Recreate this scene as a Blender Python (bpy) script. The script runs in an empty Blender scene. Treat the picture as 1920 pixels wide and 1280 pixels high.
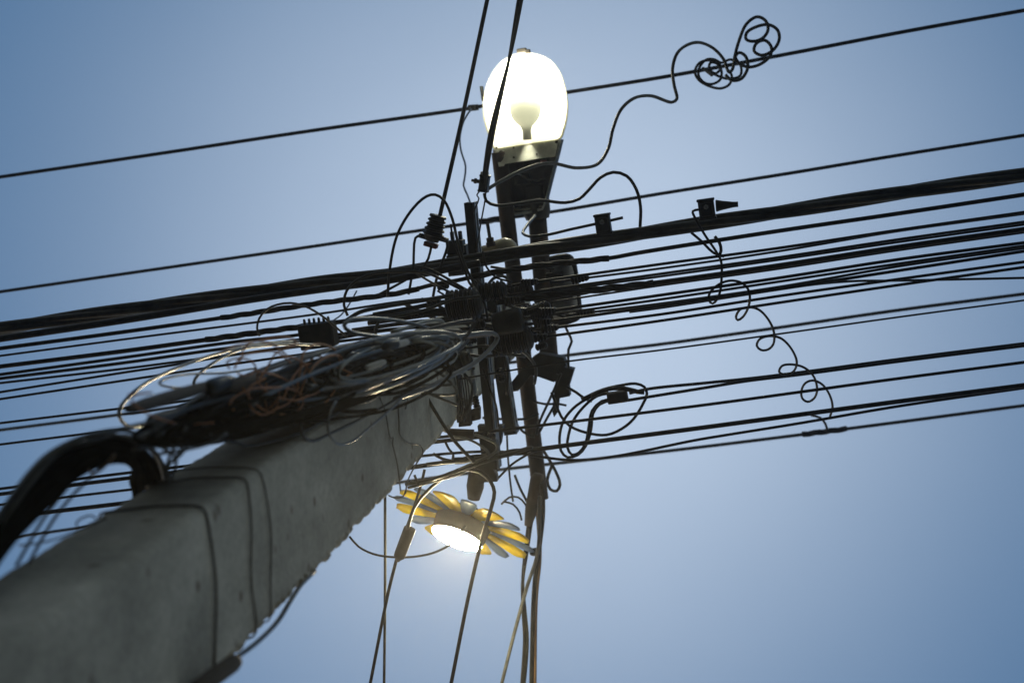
import bpy, bmesh, math, random
import numpy as np
from mathutils import Vector, Matrix
random.seed(4)
RNG = np.random.default_rng(4)
SC = bpy.context.scene
COL = SC.collection
R_ = math.radians

# ------------------------------------------------------------------ camera
CAM_H = 1.6
F_PX, CX, CY = 3200.0, 960.0, 640.0                    # of the 1920 x 1280 photograph
zc = np.array([471., 435., -3200.]); zc /= np.linalg.norm(zc)
xc = np.array([19310., 2674., 3200.]); xc -= xc.dot(zc) * zc; xc /= np.linalg.norm(xc)
yc = np.cross(zc, xc)
ROT = np.array([xc, yc, zc])                           # camera axes -> world
cam = bpy.data.cameras.new('camera')
cam.sensor_width = 36.0
cam.lens = F_PX * 36.0 / 1920.0
cam.clip_start, cam.clip_end = 0.05, 3000.0
cam.dof.use_dof = True
cam.dof.focus_distance = 5.15
cam.dof.aperture_fstop = 3.2
cam_o = bpy.data.objects.new('camera', cam); COL.objects.link(cam_o)
m4 = Matrix([list(ROT[0]) + [0], list(ROT[1]) + [0], list(ROT[2]) + [CAM_H], [0, 0, 0, 1]])
cam_o.matrix_world = m4
SC.camera = cam_o

# ------------------------------------------------------------------ sky, sun, exposure
SUN_EL, SUN_ROT = R_(8.0), R_(312.0)
_d = ROT @ np.array([1040 - CX, CY - 575, -F_PX]); VIGNETTE_DIR = tuple(_d / np.linalg.norm(_d)); VIGNETTE_K = 32.0
w = bpy.data.worlds.new('World'); SC.world = w
w.use_nodes = True
nt = w.node_tree; nt.nodes.clear()
wo = nt.nodes.new('ShaderNodeOutputWorld'); bg = nt.nodes.new('ShaderNodeBackground')
sky = nt.nodes.new('ShaderNodeTexSky'); sky.sky_type = 'NISHITA'; sky.sun_disc = False
sky.sun_elevation = SUN_EL; sky.sun_rotation = SUN_ROT
sky.air_density = 1.0; sky.dust_density = 1.2; sky.ozone_density = 1.0
bg.inputs['Strength'].default_value = 0.05
nt.links.new(sky.outputs[0], bg.inputs['Color'])
# lens vignette painted into the sky: bright round the view centre, darker outwards
def _n(k, **kw):
    q = nt.nodes.new(k)
    for a, b in kw.items(): setattr(q, a, b)
    return q
def _m(op, a, b):
    q = _n('ShaderNodeMath', operation=op)
    for i, x in enumerate((a, b)):
        if x is None: continue
        if isinstance(x, (int, float)): q.inputs[i].default_value = x
        else: nt.links.new(x, q.inputs[i])
    return q.outputs[0]
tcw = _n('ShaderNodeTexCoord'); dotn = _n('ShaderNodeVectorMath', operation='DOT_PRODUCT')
nt.links.new(tcw.outputs['Generated'], dotn.inputs[0]); dotn.inputs[1].default_value = VIGNETTE_DIR
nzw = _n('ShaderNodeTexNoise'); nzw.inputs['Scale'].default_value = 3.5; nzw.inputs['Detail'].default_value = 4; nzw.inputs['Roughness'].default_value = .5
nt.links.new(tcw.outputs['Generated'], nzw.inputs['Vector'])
fall = _m('EXPONENT', _m('MULTIPLY', _m('SUBTRACT', 1.0, dotn.outputs['Value']), -VIGNETTE_K), None)
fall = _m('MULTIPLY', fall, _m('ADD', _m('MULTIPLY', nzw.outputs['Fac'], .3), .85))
sepw = _n('ShaderNodeSeparateXYZ'); nt.links.new(tcw.outputs['Generated'], sepw.inputs[0])
hi = _n('ShaderNodeMapRange', interpolation_type='SMOOTHSTEP'); nt.links.new(sepw.outputs['Z'], hi.inputs['Value']); hi.inputs['From Min'].default_value = .5; hi.inputs['From Max'].default_value = .85
b1 = _n('ShaderNodeBackground'); b1.inputs[0].default_value = (.010, .089, .222, 1); nt.links.new(hi.outputs[0], b1.inputs[1])
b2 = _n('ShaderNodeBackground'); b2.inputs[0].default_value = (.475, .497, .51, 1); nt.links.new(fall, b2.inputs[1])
b3 = _n('ShaderNodeBackground'); b3.inputs[0].default_value = (.25, .245, .21, 1); nt.links.new(_m('SUBTRACT', 1.0, hi.outputs[0]), b3.inputs[1])  # neutral low sky, added to lift the light on pole and cables
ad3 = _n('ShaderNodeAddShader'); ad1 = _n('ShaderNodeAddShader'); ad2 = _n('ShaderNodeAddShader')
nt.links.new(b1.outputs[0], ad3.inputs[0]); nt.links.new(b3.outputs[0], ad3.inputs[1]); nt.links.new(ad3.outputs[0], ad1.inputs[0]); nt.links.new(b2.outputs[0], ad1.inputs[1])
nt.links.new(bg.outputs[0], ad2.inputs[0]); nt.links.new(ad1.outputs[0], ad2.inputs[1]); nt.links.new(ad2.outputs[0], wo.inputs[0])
sl = bpy.data.lights.new('sun', 'SUN'); sl.energy = 0.6; sl.angle = R_(0.5); sl.color = (1.0, 0.86, 0.68)
so = bpy.data.objects.new('sun', sl); COL.objects.link(so)
sd = Vector((math.sin(SUN_ROT) * math.cos(SUN_EL), math.cos(SUN_ROT) * math.cos(SUN_EL), math.sin(SUN_EL)))
so.rotation_euler = sd.to_track_quat('Z', 'Y').to_euler()
SC.view_settings.view_transform = 'Standard'
SC.view_settings.look = 'None'
SC.view_settings.gamma = 1.0
SC.view_settings.use_curve_mapping = False
SC.view_settings.exposure = 0.0
BLOOM_HAZE = .0027
SC.cycles.volume_bounces = 0
SC.cycles.use_denoising = True
SC.cycles.max_bounces = 8
SC.cycles.transparent_max_bounces = 16
SC.cycles.caustics_reflective = False
SC.cycles.caustics_refractive = False
SC.cycles.sample_clamp_indirect = 6.0

# ------------------------------------------------------------------ placing: where a sight line reaches a height
UP = np.array([0., 0., 1.])
CAMP = np.array([0., 0., CAM_H])
def P(px, py, z):
    """World point seen at photo pixel (px, py), z metres above the camera."""
    d = ROT @ np.array([px - CX, CY - py, -F_PX])
    return d * (z / d[2]) + CAMP
def mpp(z):                                            # metres per photo pixel at that height
    return z * 1.013 / F_PX

# ------------------------------------------------------------------ mesh helpers
def unit(v):
    n = np.linalg.norm(v); return v / n if n > 1e-12 else v
class MB:
    def __init__(s): s.v = []; s.f = []; s.sm = []
    def add(s, vs, fs, smooth=True):
        o = len(s.v); s.v.extend([tuple(x) for x in vs])
        s.f.extend([tuple(i + o for i in f) for f in fs]); s.sm.extend([smooth] * len(fs)); return s
    def tube(s, pts, rad, sides=8, caps=True, closed=False):
        pts = np.asarray(pts, float); n = len(pts)
        rad = np.full(n, rad, float) if np.isscalar(rad) else np.asarray(rad, float)
        if closed: T = np.roll(pts, -1, 0) - np.roll(pts, 1, 0)
        else: T = np.gradient(pts, axis=0)
        T /= np.maximum(np.linalg.norm(T, axis=1, keepdims=True), 1e-9)
        a = UP if abs(T[0][2]) < .9 else np.array([1., 0, 0])
        u = unit(np.cross(T[0], a)); vs = []
        ang = np.linspace(0, 2 * math.pi, sides, endpoint=False)
        for i in range(n):
            u = unit(u - T[i] * u.dot(T[i])); v = np.cross(T[i], u)
            for t in ang: vs.append(pts[i] + rad[i] * (math.cos(t) * u + math.sin(t) * v))
        fs = []
        for i in range(n if closed else n - 1):
            j = (i + 1) % n
            for k in range(sides):
                k2 = (k + 1) % sides
                fs.append((i * sides + k, i * sides + k2, j * sides + k2, j * sides + k))
        if caps and not closed:
            fs.append(tuple(range(sides - 1, -1, -1))); fs.append(tuple((n - 1) * sides + k for k in range(sides)))
        return s.add(vs, fs)
    def lathe(s, a, b, prof, sides=20, cap=True, smooth=True):
        """Revolve (t along a->b, radius) round the line a-b."""
        a = np.asarray(a, float); b = np.asarray(b, float); t = unit(b - a)
        h = UP if abs(t[2]) < .9 else np.array([1., 0, 0])
        u = unit(np.cross(t, h)); v = np.cross(t, u); vs = []; fs = []
        for (q, r) in prof:
            for k in range(sides):
                an = 2 * math.pi * k / sides
                vs.append(a + (b - a) * q + max(r, 1e-4) * (math.cos(an) * u + math.sin(an) * v))
        for i in range(len(prof) - 1):
            for k in range(sides):
                k2 = (k + 1) % sides
                fs.append((i * sides + k, i * sides + k2, (i + 1) * sides + k2, (i + 1) * sides + k))
        if cap:
            fs.append(tuple(range(sides - 1, -1, -1))); fs.append(tuple((len(prof) - 1) * sides + k for k in range(sides)))
        return s.add(vs, fs, smooth)
    def box(s, c, ex, ey, ez, bev=0.0):
        """Box with half-extent vectors; bev in metres cuts the edges."""
        bm = bmesh.new(); bmesh.ops.create_cube(bm, size=2.0)
        L = [np.linalg.norm(e) for e in (ex, ey, ez)]
        D = [unit(np.asarray(e, float)) for e in (ex, ey, ez)]
        for v in bm.verts: v.co = Vector((v.co.x * L[0], v.co.y * L[1], v.co.z * L[2]))
        if bev > 0:
            bmesh.ops.bevel(bm, geom=list(bm.edges), offset=min(bev, .45 * min(L)), segments=2, affect='EDGES', profile=.5)
        bm.verts.index_update()
        vs = [np.asarray(c) + D[0] * v.co.x + D[1] * v.co.y + D[2] * v.co.z for v in bm.verts]
        fs = [tuple(v.index for v in f.verts) for f in bm.faces]; bm.free()
        return s.add(vs, fs, False)
    def extrude(s, a, b, sec, side, upv):
        """Closed section [(along side, along upv)] carried from a to b."""
        a = np.asarray(a, float); b = np.asarray(b, float); n = len(sec)
        vs = [p + side * x + upv * y for p in (a, b) for (x, y) in sec]
        fs = [(k, (k + 1) % n, n + (k + 1) % n, n + k) for k in range(n)]
        fs += [tuple(range(n - 1, -1, -1)), tuple(n + k for k in range(n))]
        return s.add(vs, fs, False)
    def rings(s, rings, cap0=True, cap1=True, smooth=True, closed=True):
        n = len(rings[0]); vs = [p for r in rings for p in r]; fs = []
        for i in range(len(rings) - 1):
            for k in range(n if closed else n - 1):
                k2 = (k + 1) % n; fs.append((i * n + k, i * n + k2, (i + 1) * n + k2, (i + 1) * n + k))
        if cap0: fs.append(tuple(range(n - 1, -1, -1)))
        if cap1: fs.append(tuple((len(rings) - 1) * n + k for k in range(n)))
        return s.add(vs, fs, smooth)
def link(o): COL.objects.link(o); return o
def empty(name, loc, label, cat, group=None):
    o = link(bpy.data.objects.new(name, None)); o.location = Vector(loc); o.empty_display_size = .05
    o['label'] = label; o['category'] = cat
    if group: o['group'] = group
    return o
def build(mb, name, mat, parent=None, label=None, cat=None, group=None, kind=None):
    me = bpy.data.meshes.new(name)
    v = np.array(mb.v)
    if parent is None: org = v.mean(0)
    else: org = np.array(parent.get('_org', list(parent.location)))
    me.from_pydata([tuple(x) for x in (v - org)], [], mb.f)
    me.polygons.foreach_set('use_smooth', mb.sm)
    bm = bmesh.new(); bm.from_mesh(me); bmesh.ops.recalc_face_normals(bm, faces=list(bm.faces)); bm.to_mesh(me); bm.free()
    me.materials.append(mat)
    o = link(bpy.data.objects.new(name, me))
    if parent is None: o.location = Vector(org); 
    else: o.parent = parent
    ORG[o.name] = org
    if parent is not None and parent.type == 'MESH':
        pass
    if label: o['label'] = label
    if cat: o['category'] = cat
    if group: o['group'] = group
    if kind: o['kind'] = kind
    return o
ORG = {}
_b = build
def build(mb, name, mat, parent=None, **k):            # children of a mesh use that mesh's own origin
    if parent is not None:
        org = np.array(ORG[parent.name]) if parent.name in ORG else np.array(parent.location)
        v = np.array(mb.v) - org
        me = bpy.data.meshes.new(name); me.from_pydata([tuple(x) for x in v], [], mb.f)
        me.polygons.foreach_set('use_smooth', mb.sm)
        bm = bmesh.new(); bm.from_mesh(me); bmesh.ops.recalc_face_normals(bm, faces=list(bm.faces)); bm.to_mesh(me); bm.free()
        me.materials.append(mat); o = link(bpy.data.objects.new(name, me)); o.parent = parent
        ORG[o.name] = org
        for a, b in k.items():
            if b: o[{'cat': 'category'}.get(a, a)] = b
        return o
    return _b(mb, name, mat, None, **k)
def spline(pts, step=9.0):
    """Catmull-Rom through (x, y, z) control points; step in photo pixels."""
    p = np.array(pts, float); n = len(p)
    if n == 2:
        k = max(2, int(np.linalg.norm(p[1] - p[0]) / 60)); return p[0] + (p[1] - p[0]) * np.linspace(0, 1, k + 1)[:, None]
    q = np.vstack([2 * p[0] - p[1], p, 2 * p[-1] - p[-2]]); out = []
    for i in range(1, n):
        a, b, c, d = q[i - 1:i + 3]
        t0 = 0; t1 = np.linalg.norm(b - a) ** .5 + 1e-6; t2 = t1 + np.linalg.norm(c - b) ** .5 + 1e-6; t3 = t2 + np.linalg.norm(d - c) ** .5 + 1e-6
        k = int(min(24, max(2, np.linalg.norm(c - b) / step)))
        for t in np.linspace(t1, t2, k, endpoint=False):
            A1 = (t1 - t) / (t1 - t0) * a + (t - t0) / (t1 - t0) * b; A2 = (t2 - t) / (t2 - t1) * b + (t - t1) / (t2 - t1) * c
            A3 = (t3 - t) / (t3 - t2) * c + (t - t2) / (t3 - t2) * d
            B1 = (t2 - t) / (t2 - t0) * A1 + (t - t0) / (t2 - t0) * A2; B2 = (t3 - t) / (t3 - t1) * A2 + (t - t1) / (t3 - t1) * A3
            out.append((t2 - t) / (t2 - t1) * B1 + (t - t1) / (t2 - t1) * B2)
    out.append(p[-1]); return np.array(out)
def zfill(pts, z):
    return [(p[0], p[1], p[2] if len(p) > 2 else (z(p[0], p[1]) if callable(z) else z)) for p in pts]
def path(pts, z, ext='', step=9.0, wob=0.0):
    s = spline(zfill(pts, z), step)
    w3 = np.array([P(*q) for q in s])
    if wob and len(w3) > 4:
        n = len(w3); ph = RNG.random(3) * 9; t = np.arange(n)
        w3 = w3 + wob * np.stack([np.sin(t * .7 + ph[0]), np.sin(t * .53 + ph[1]), np.sin(t * .61 + ph[2])], 1)
    if 'l' in ext:
        d = unit(w3[0] - w3[1]); w3 = np.vstack([[w3[0] + d * k + UP * .004 * k * k for k in (14., 9., 5., 2.)], w3])
    if 'r' in ext:
        d = unit(w3[-1] - w3[-2]); w3 = np.vstack([w3, [w3[-1] + d * k + UP * .004 * k * k for k in (2., 5., 9., 14.)]])
    return w3
def helix(w3, r, turns_per_m, phase):
    """Offset a path into a strand wound round it."""
    T = np.gradient(w3, axis=0); T /= np.maximum(np.linalg.norm(T, axis=1, keepdims=True), 1e-9)
    L = np.concatenate([[0], np.cumsum(np.linalg.norm(np.diff(w3, axis=0), axis=1))])
    out = []
    for i in range(len(w3)):
        a = UP if abs(T[i][2]) < .9 else np.array([1., 0, 0])
        u = unit(np.cross(T[i], a)); v = np.cross(T[i], u); an = phase + L[i] * turns_per_m * 2 * math.pi
        out.append(w3[i] + r * (math.cos(an) * u + math.sin(an) * v))
    return np.array(out)
def resample(w3, d):
    L = np.concatenate([[0], np.cumsum(np.linalg.norm(np.diff(w3, axis=0), axis=1))])
    n = max(3, int(L[-1] / d)); t = np.linspace(0, L[-1], n)
    return np.stack([np.interp(t, L, w3[:, k]) for k in range(3)], 1)

# ------------------------------------------------------------------ materials
def mat(name, base, rough=.6, metal=0.0, var=.25, scale=30.0, bump=.0, second=None, spec=.5):
    m = bpy.data.materials.new(name); m.use_nodes = True; t = m.node_tree; b = t.nodes['Principled BSDF']
    tc = t.nodes.new('ShaderNodeTexCoord'); n = t.nodes.new('ShaderNodeTexNoise')
    n.inputs['Scale'].default_value = scale; n.inputs['Detail'].default_value = 6; n.inputs['Roughness'].default_value = .62
    t.links.new(tc.outputs['Object'], n.inputs['Vector'])
    cr = t.nodes.new('ShaderNodeValToRGB'); cr.color_ramp.elements[0].position = .34; cr.color_ramp.elements[1].position = .68
    c2 = second or tuple(min(1, c * (1 + var)) for c in base); c1 = tuple(c * (1 - var) for c in base)
    cr.color_ramp.elements[0].color = (*c1, 1); cr.color_ramp.elements[1].color = (*c2, 1)
    t.links.new(n.outputs['Fac'], cr.inputs['Fac']); t.links.new(cr.outputs['Color'], b.inputs['Base Color'])
    b.inputs['Roughness'].default_value = rough; b.inputs['Metallic'].default_value = metal
    b.inputs['Specular IOR Level'].default_value = spec
    mr = t.nodes.new('ShaderNodeMapRange'); mr.inputs['To Min'].default_value = rough * .8; mr.inputs['To Max'].default_value = min(1, rough * 1.25)
    t.links.new(n.outputs['Fac'], mr.inputs['Value']); t.links.new(mr.outputs['Result'], b.inputs['Roughness'])
    if bump:
        n2 = t.nodes.new('ShaderNodeTexNoise'); n2.inputs['Scale'].default_value = scale * 4; n2.inputs['Detail'].default_value = 5
        t.links.new(tc.outputs['Object'], n2.inputs['Vector'])
        bp = t.nodes.new('ShaderNodeBump'); bp.inputs['Strength'].default_value = bump; bp.inputs['Distance'].default_value = .004
        t.links.new(n2.outputs['Fac'], bp.inputs['Height']); t.links.new(bp.outputs['Normal'], b.inputs['Normal'])
    return m
M = {}
M['black'] = mat('black_cable_rubber', (.013, .0135, .011), .45, var=.4, scale=25, second=(.024, .024, .019), spec=.12)
M['matte_black'] = mat('matte_black_rubber', (.006, .0062, .005), .6, var=.4, scale=25, second=(.012, .012, .0095), spec=.0)  # deepest black rubber, no specular
M['dusty'] = mat('dusty_cable_rubber', (.026, .028, .023), .46, var=.4, scale=18, second=(.05, .051, .04), spec=.25)
M['grey'] = mat('grey_cable_jacket', (.085, .092, .084), .3, var=.5, scale=14)
M['pale'] = mat('pale_cable_jacket', (.24, .245, .21), .3, var=.3, scale=14)
M['blue'] = mat('blue_wire', (.16, .25, .42), .5)
M['orange'] = mat('orange_brown_wire', (.34, .135, .028), .5, var=.35, scale=14)
M['tan'] = mat('warm_highlight_cable_jacket', (.17, .11, .055), .5, var=.3, scale=10)
M['steelwire'] = mat('dull_steel_wire', (.09, .088, .08), .6, .2, var=.3)
M['galv'] = mat('galvanised_steel', (.20, .205, .20), .5, .6, var=.3, scale=22, bump=.1)
M['dark_steel'] = mat('weathered_dark_steel', (.022, .025, .021), .6, .35, var=.45, scale=12, bump=.2, second=(.042, .043, .034))
M['rust'] = mat('rusty_steel', (.022, .019, .014), .72, .2, var=.4, scale=11, bump=.3, second=(.05, .03, .018))
M['ins'] = mat('black_polymer', (.014, .016, .015), .38, var=.3, scale=30, second=(.024, .027, .024), spec=.1)
M['redplastic'] = mat('red_plastic', (.22, .035, .03), .5)
M['porcelain'] = mat('cream_porcelain', (.50, .45, .30), .25, var=.2, scale=30)
M['brown'] = mat('brown_fibre_block', (.05, .043, .034), .75, var=.35, scale=20, bump=.3)
M['boxgrey'] = mat('grey_plastic', (.36, .37, .35), .5, var=.25, scale=12)
M['white'] = mat('white_tape', (.42, .43, .42), .5, var=.15)
M['reflector'] = mat('white_reflector', (.82, .82, .76), .45, var=.06, scale=9)
M['plate'] = mat('galvanised_plate', (.6, .62, .54), .5, .1, var=.25, scale=20)
def concrete():
    m = bpy.data.materials.new('weathered_concrete'); m.use_nodes = True; t = m.node_tree; b = t.nodes['Principled BSDF']
    tc = t.nodes.new('ShaderNodeTexCoord'); L = t.links.new
    def noise(scale, detail=6, rough=.6, stretch=None):
        n = t.nodes.new('ShaderNodeTexNoise'); n.inputs['Scale'].default_value = scale; n.inputs['Detail'].default_value = detail; n.inputs['Roughness'].default_value = rough
        if stretch:
            mp = t.nodes.new('ShaderNodeMapping'); mp.inputs['Scale'].default_value = stretch; L(tc.outputs['Object'], mp.inputs['Vector']); L(mp.outputs[0], n.inputs['Vector'])
        else: L(tc.outputs['Object'], n.inputs['Vector'])
        return n
    big = noise(4.0, 5, .6); streak = noise(14, 6, .65, (1, 1, .22)); fine = noise(70, 8, .7)
    r1 = t.nodes.new('ShaderNodeValToRGB'); r1.color_ramp.elements[0].position = .3; r1.color_ramp.elements[1].position = .72
    r1.color_ramp.elements[0].color = (.27, .28, .255, 1); r1.color_ramp.elements[1].color = (.60, .612, .56, 1); L(big.outputs['Fac'], r1.inputs['Fac'])
    r2 = t.nodes.new('ShaderNodeValToRGB'); r2.color_ramp.elements[0].position = .3; r2.color_ramp.elements[1].position = .62
    r2.color_ramp.elements[0].color = (.58, .58, .55, 1); r2.color_ramp.elements[1].color = (1, 1, 1, 1); L(streak.outputs['Fac'], r2.inputs['Fac'])
    mx = t.nodes.new('ShaderNodeMix'); mx.data_type = 'RGBA'; mx.blend_type = 'MULTIPLY'; mx.inputs[0].default_value = .45
    L(r1.outputs[0], mx.inputs[6]); L(r2.outputs[0], mx.inputs[7])
    # dark pits and rust specks
    vo = t.nodes.new('ShaderNodeTexVoronoi'); vo.inputs['Scale'].default_value = 11; L(tc.outputs['Object'], vo.inputs['Vector'])
    r3 = t.nodes.new('ShaderNodeValToRGB'); r3.color_ramp.elements[0].position = .06; r3.color_ramp.elements[1].position = .16
    r3.color_ramp.elements[0].color = (.32, .24, .19, 1); r3.color_ramp.elements[1].color = (1, 1, 1, 1); L(vo.outputs['Distance'], r3.inputs['Fac'])
    mx2 = t.nodes.new('ShaderNodeMix'); mx2.data_type = 'RGBA'; mx2.blend_type = 'MULTIPLY'; mx2.inputs[0].default_value = .8
    L(mx.outputs[2], mx2.inputs[6]); L(r3.outputs[0], mx2.inputs[7])
    r4 = t.nodes.new('ShaderNodeValToRGB'); r4.color_ramp.elements[0].position = .35; r4.color_ramp.elements[1].position = .6
    r4.color_ramp.elements[0].color = (.75, .75, .75, 1); r4.color_ramp.elements[1].color = (1, 1, 1, 1); L(fine.outputs['Fac'], r4.inputs['Fac'])
    mx3 = t.nodes.new('ShaderNodeMix'); mx3.data_type = 'RGBA'; mx3.blend_type = 'MULTIPLY'; mx3.inputs[0].default_value = 1
    L(mx2.outputs[2], mx3.inputs[6]); L(r4.outputs[0], mx3.inputs[7]); L(mx3.outputs[2], b.inputs['Base Color'])
    b.inputs['Roughness'].default_value = .85
    bp = t.nodes.new('ShaderNodeBump'); bp.inputs['Strength'].default_value = .5; bp.inputs['Distance'].default_value = .006
    L(fine.outputs['Fac'], bp.inputs['Height']); L(bp.outputs[0], b.inputs['Normal'])
    return m
M['concrete'] = concrete()
def glow(name, col, strength):
    m = bpy.data.materials.new(name); m.use_nodes = True; t = m.node_tree; t.nodes.clear()
    o = t.nodes.new('ShaderNodeOutputMaterial'); e = t.nodes.new('ShaderNodeEmission'); e.inputs[0].default_value = (*col, 1); e.inputs[1].default_value = strength
    t.links.new(e.outputs[0], o.inputs[0]); return m
def clear(name, tint=(1, 1, .97), haze=.05):
    """Thin clear plastic: mostly transparent, with a soft sheen and a little scatter from dirt."""
    m = bpy.data.materials.new(name); m.use_nodes = True; t = m.node_tree; t.nodes.clear(); L = t.links.new
    o = t.nodes.new('ShaderNodeOutputMaterial'); tr = t.nodes.new('ShaderNodeBsdfTransparent'); tr.inputs[0].default_value = (*tint, 1)
    tl = t.nodes.new('ShaderNodeBsdfTranslucent'); tl.inputs[0].default_value = (.9, .88, .78, 1)
    gl = t.nodes.new('ShaderNodeBsdfGlossy'); gl.inputs['Roughness'].default_value = .12
    nz = t.nodes.new('ShaderNodeTexNoise'); nz.inputs['Scale'].default_value = 12
    mr = t.nodes.new('ShaderNodeMapRange'); mr.inputs['To Min'].default_value = haze * .4; mr.inputs['To Max'].default_value = haze * 1.8; L(nz.outputs['Fac'], mr.inputs['Value'])
    m1 = t.nodes.new('ShaderNodeMixShader'); L(mr.outputs[0], m1.inputs[0]); L(tr.outputs[0], m1.inputs[1]); L(tl.outputs[0], m1.inputs[2])
    m2 = t.nodes.new('ShaderNodeMixShader'); m2.inputs[0].default_value = .05; L(m1.outputs[0], m2.inputs[1]); L(gl.outputs[0], m2.inputs[2]); L(m2.outputs[0], o.inputs[0])
    return m
def petal_mat(name, col, trans=.6):
    m = bpy.data.materials.new(name); m.use_nodes = True; t = m.node_tree; t.nodes.clear(); L = t.links.new
    o = t.nodes.new('ShaderNodeOutputMaterial'); d = t.nodes.new('ShaderNodeBsdfDiffuse'); tl = t.nodes.new('ShaderNodeBsdfTranslucent'); g = t.nodes.new('ShaderNodeBsdfGlossy')
    nz = t.nodes.new('ShaderNodeTexNoise'); nz.inputs['Scale'].default_value = 16; nz.inputs['Detail'].default_value = 4
    cr = t.nodes.new('ShaderNodeValToRGB'); cr.color_ramp.elements[0].color = (*[c * .85 for c in col], 1); cr.color_ramp.elements[1].color = (*col, 1); L(nz.outputs[0], cr.inputs[0])
    L(cr.outputs[0], d.inputs[0]); L(cr.outputs[0], tl.inputs[0]); g.inputs['Roughness'].default_value = .3
    m1 = t.nodes.new('ShaderNodeMixShader'); m1.inputs[0].default_value = trans; L(d.outputs[0], m1.inputs[1]); L(tl.outputs[0], m1.inputs[2])
    m2 = t.nodes.new('ShaderNodeMixShader'); m2.inputs[0].default_value = .05; L(m1.outputs[0], m2.inputs[1]); L(g.outputs[0], m2.inputs[2]); L(m2.outputs[0], o.inputs[0])
    return m
M['glass'] = clear('clear_lamp_bowl')
M['rim'] = petal_mat('cream_plastic_rim', (.85, .83, .66), .5)
M['opal'] = petal_mat('frosted_bulb_glass', (.12, .125, .105), .2)
M['yellow'] = petal_mat('yellow_translucent_plastic', (1.0, .78, .02), .55)
M['skyblue'] = petal_mat('pale_blue_translucent_plastic', (.28, .40, .54), .75)
M['bulb'] = glow('lit_lamp_bulb', (1.0, .95, .76), 130.0)
M['led'] = glow('lit_lamp_dome', (1.0, .82, .50), 850.0)

# ------------------------------------------------------------------ ground
g = MB(); n = 40; S = 160.
xs = np.linspace(-S, S, n + 1)
g.add([(x, y, .0) for y in xs for x in xs], [(j * (n + 1) + i, j * (n + 1) + i + 1, (j + 1) * (n + 1) + i + 1, (j + 1) * (n + 1) + i) for j in range(n) for i in range(n)], False)
build(g, 'ground', mat('street_asphalt', (.06, .06, .058), .9, var=.3, scale=.8), kind='structure')

# ------------------------------------------------------------------ concrete pole
PX, PY, PYAW = -1.1062, .6452, .0751
def pole_half(z):                                      # z above the camera
    d = z - 2.67
    return .0922 - .0016 * d, .1431 - .0065 * d
PTOP = 6.75
ca, sa = math.cos(PYAW), math.sin(PYAW)
def pole_pt(lx, ly, z):
    return np.array([PX + ca * lx - sa * ly, PY + sa * lx + ca * ly, z + CAM_H])
pm = MB(); rings = []
ns = 700; rc = .020
zz = np.linspace(-CAM_H, PTOP, ns)
def sm_noise(n, k, amp):
    a = RNG.normal(size=n); ker = np.hanning(k + 2)[1:-1]; a = np.convolve(a, ker / np.sqrt((ker ** 2).sum()), 'same'); return a * amp
edge_n = [sm_noise(ns, 1, .0011) + sm_noise(ns, 4, .0010) for _ in range(4)]
for i, z in enumerate(zz):
    hx, hy = pole_half(z); ring = []
    for q, (sx, sy) in enumerate(((-1, -1), (1, -1), (1, 1), (-1, 1))):
        rough = 2.6 if q == 2 else .4
        e = edge_n[q][i] * rough
        cxx, cyy = sx * (hx - rc), sy * (hy - rc)
        a0 = {0: 180, 1: 270, 2: 0, 3: 90}[q]
        for st in range(5):
            an = R_(a0 + 90 * st / 4)
            rr = rc + (e if 0 < st < 4 else 0)
            ring.append(pole_pt(cxx + rr * math.cos(an), cyy + rr * math.sin(an), z))
    rings.append(ring)
pm.rings(rings, smooth=False)
build(pm, 'utility_pole', M['concrete'], label='tall square grey concrete utility pole rising from the lower left corner', cat='pole')
def on_pole_x(ly_frac, z, off=.004):                   # a point on the broad face towards the camera, ly_frac -1..1
    hx, hy = pole_half(z); return pole_pt(hx + off, ly_frac * hy, z)
def face_px(px, py, off=.006):
    """Point on the pole's broad face seen at a pixel."""
    lo, hi = 1.0, 8.0
    for _ in range(50):
        z = (lo + hi) / 2; p = P(px, py, z) - np.array([PX, PY, 0]); lx = ca * p[0] + sa * p[1]
        if lx > pole_half(z)[0] + off: lo = z
        else: hi = z
    # lx falls with height along the sight line
    return P(px, py, z)

# ------------------------------------------------------------------ cables
def cable(name, label, pts, z=5.2, wpx=5, m='black', cat='cable', group=None, ext='', sides=8, wob=0.0, step=9.0, grips=()):
    w3 = path(pts, z, ext, step, wob); zm = np.mean([q[2] for q in zfill(pts, z)])
    mb = MB().tube(w3, wpx * .5 * mpp(zm), sides)
    o = build(mb, name, M[m], label=label, cat=cat, group=group)
    for (x0, x1, gw) in grips:                         # pre-formed wrap round the end of the cable
        s = spline(zfill(pts, z), 6); s = s[(s[:, 0] >= x0) & (s[:, 0] <= x1)]
        q = resample(np.array([P(*k) for k in s]), .012); gb = MB(); r = gw * .5 * mpp(zm)
        for k in range(3): gb.tube(helix(q, r * .52, 5.0, k * 2.094), r * .55, 6)
        build(gb, 'dead_end_grip', M['black'], o)
    return o
G1 = 'telecom cables crossing the street'
TW = 'cables on the left side of the pole'; TR = 'cables running off to the right'
cable('overhead_wire', 'topmost thin single wire passing behind the lit street lamp', [(0, 332), (300, 288), (600, 243), (870, 205), (905, 199), (1066, 173), (1260, 142), (1480, 101), (1700, 59), (1920, 20)], 6.9, 7, 'black', 'wire', ext='lr', grips=((872, 904, 12),))
cable('overhead_wire', 'second single wire from the top, just above the thick twisted bundle', [(0, 547), (600, 460), (740, 439), (935, 411), (1030, 398), (1240, 363), (1480, 325), (1680, 292), (1920, 254)], 6.9, 6.5, 'black', 'wire', ext='lr', grips=((895, 960, 12),))
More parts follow.
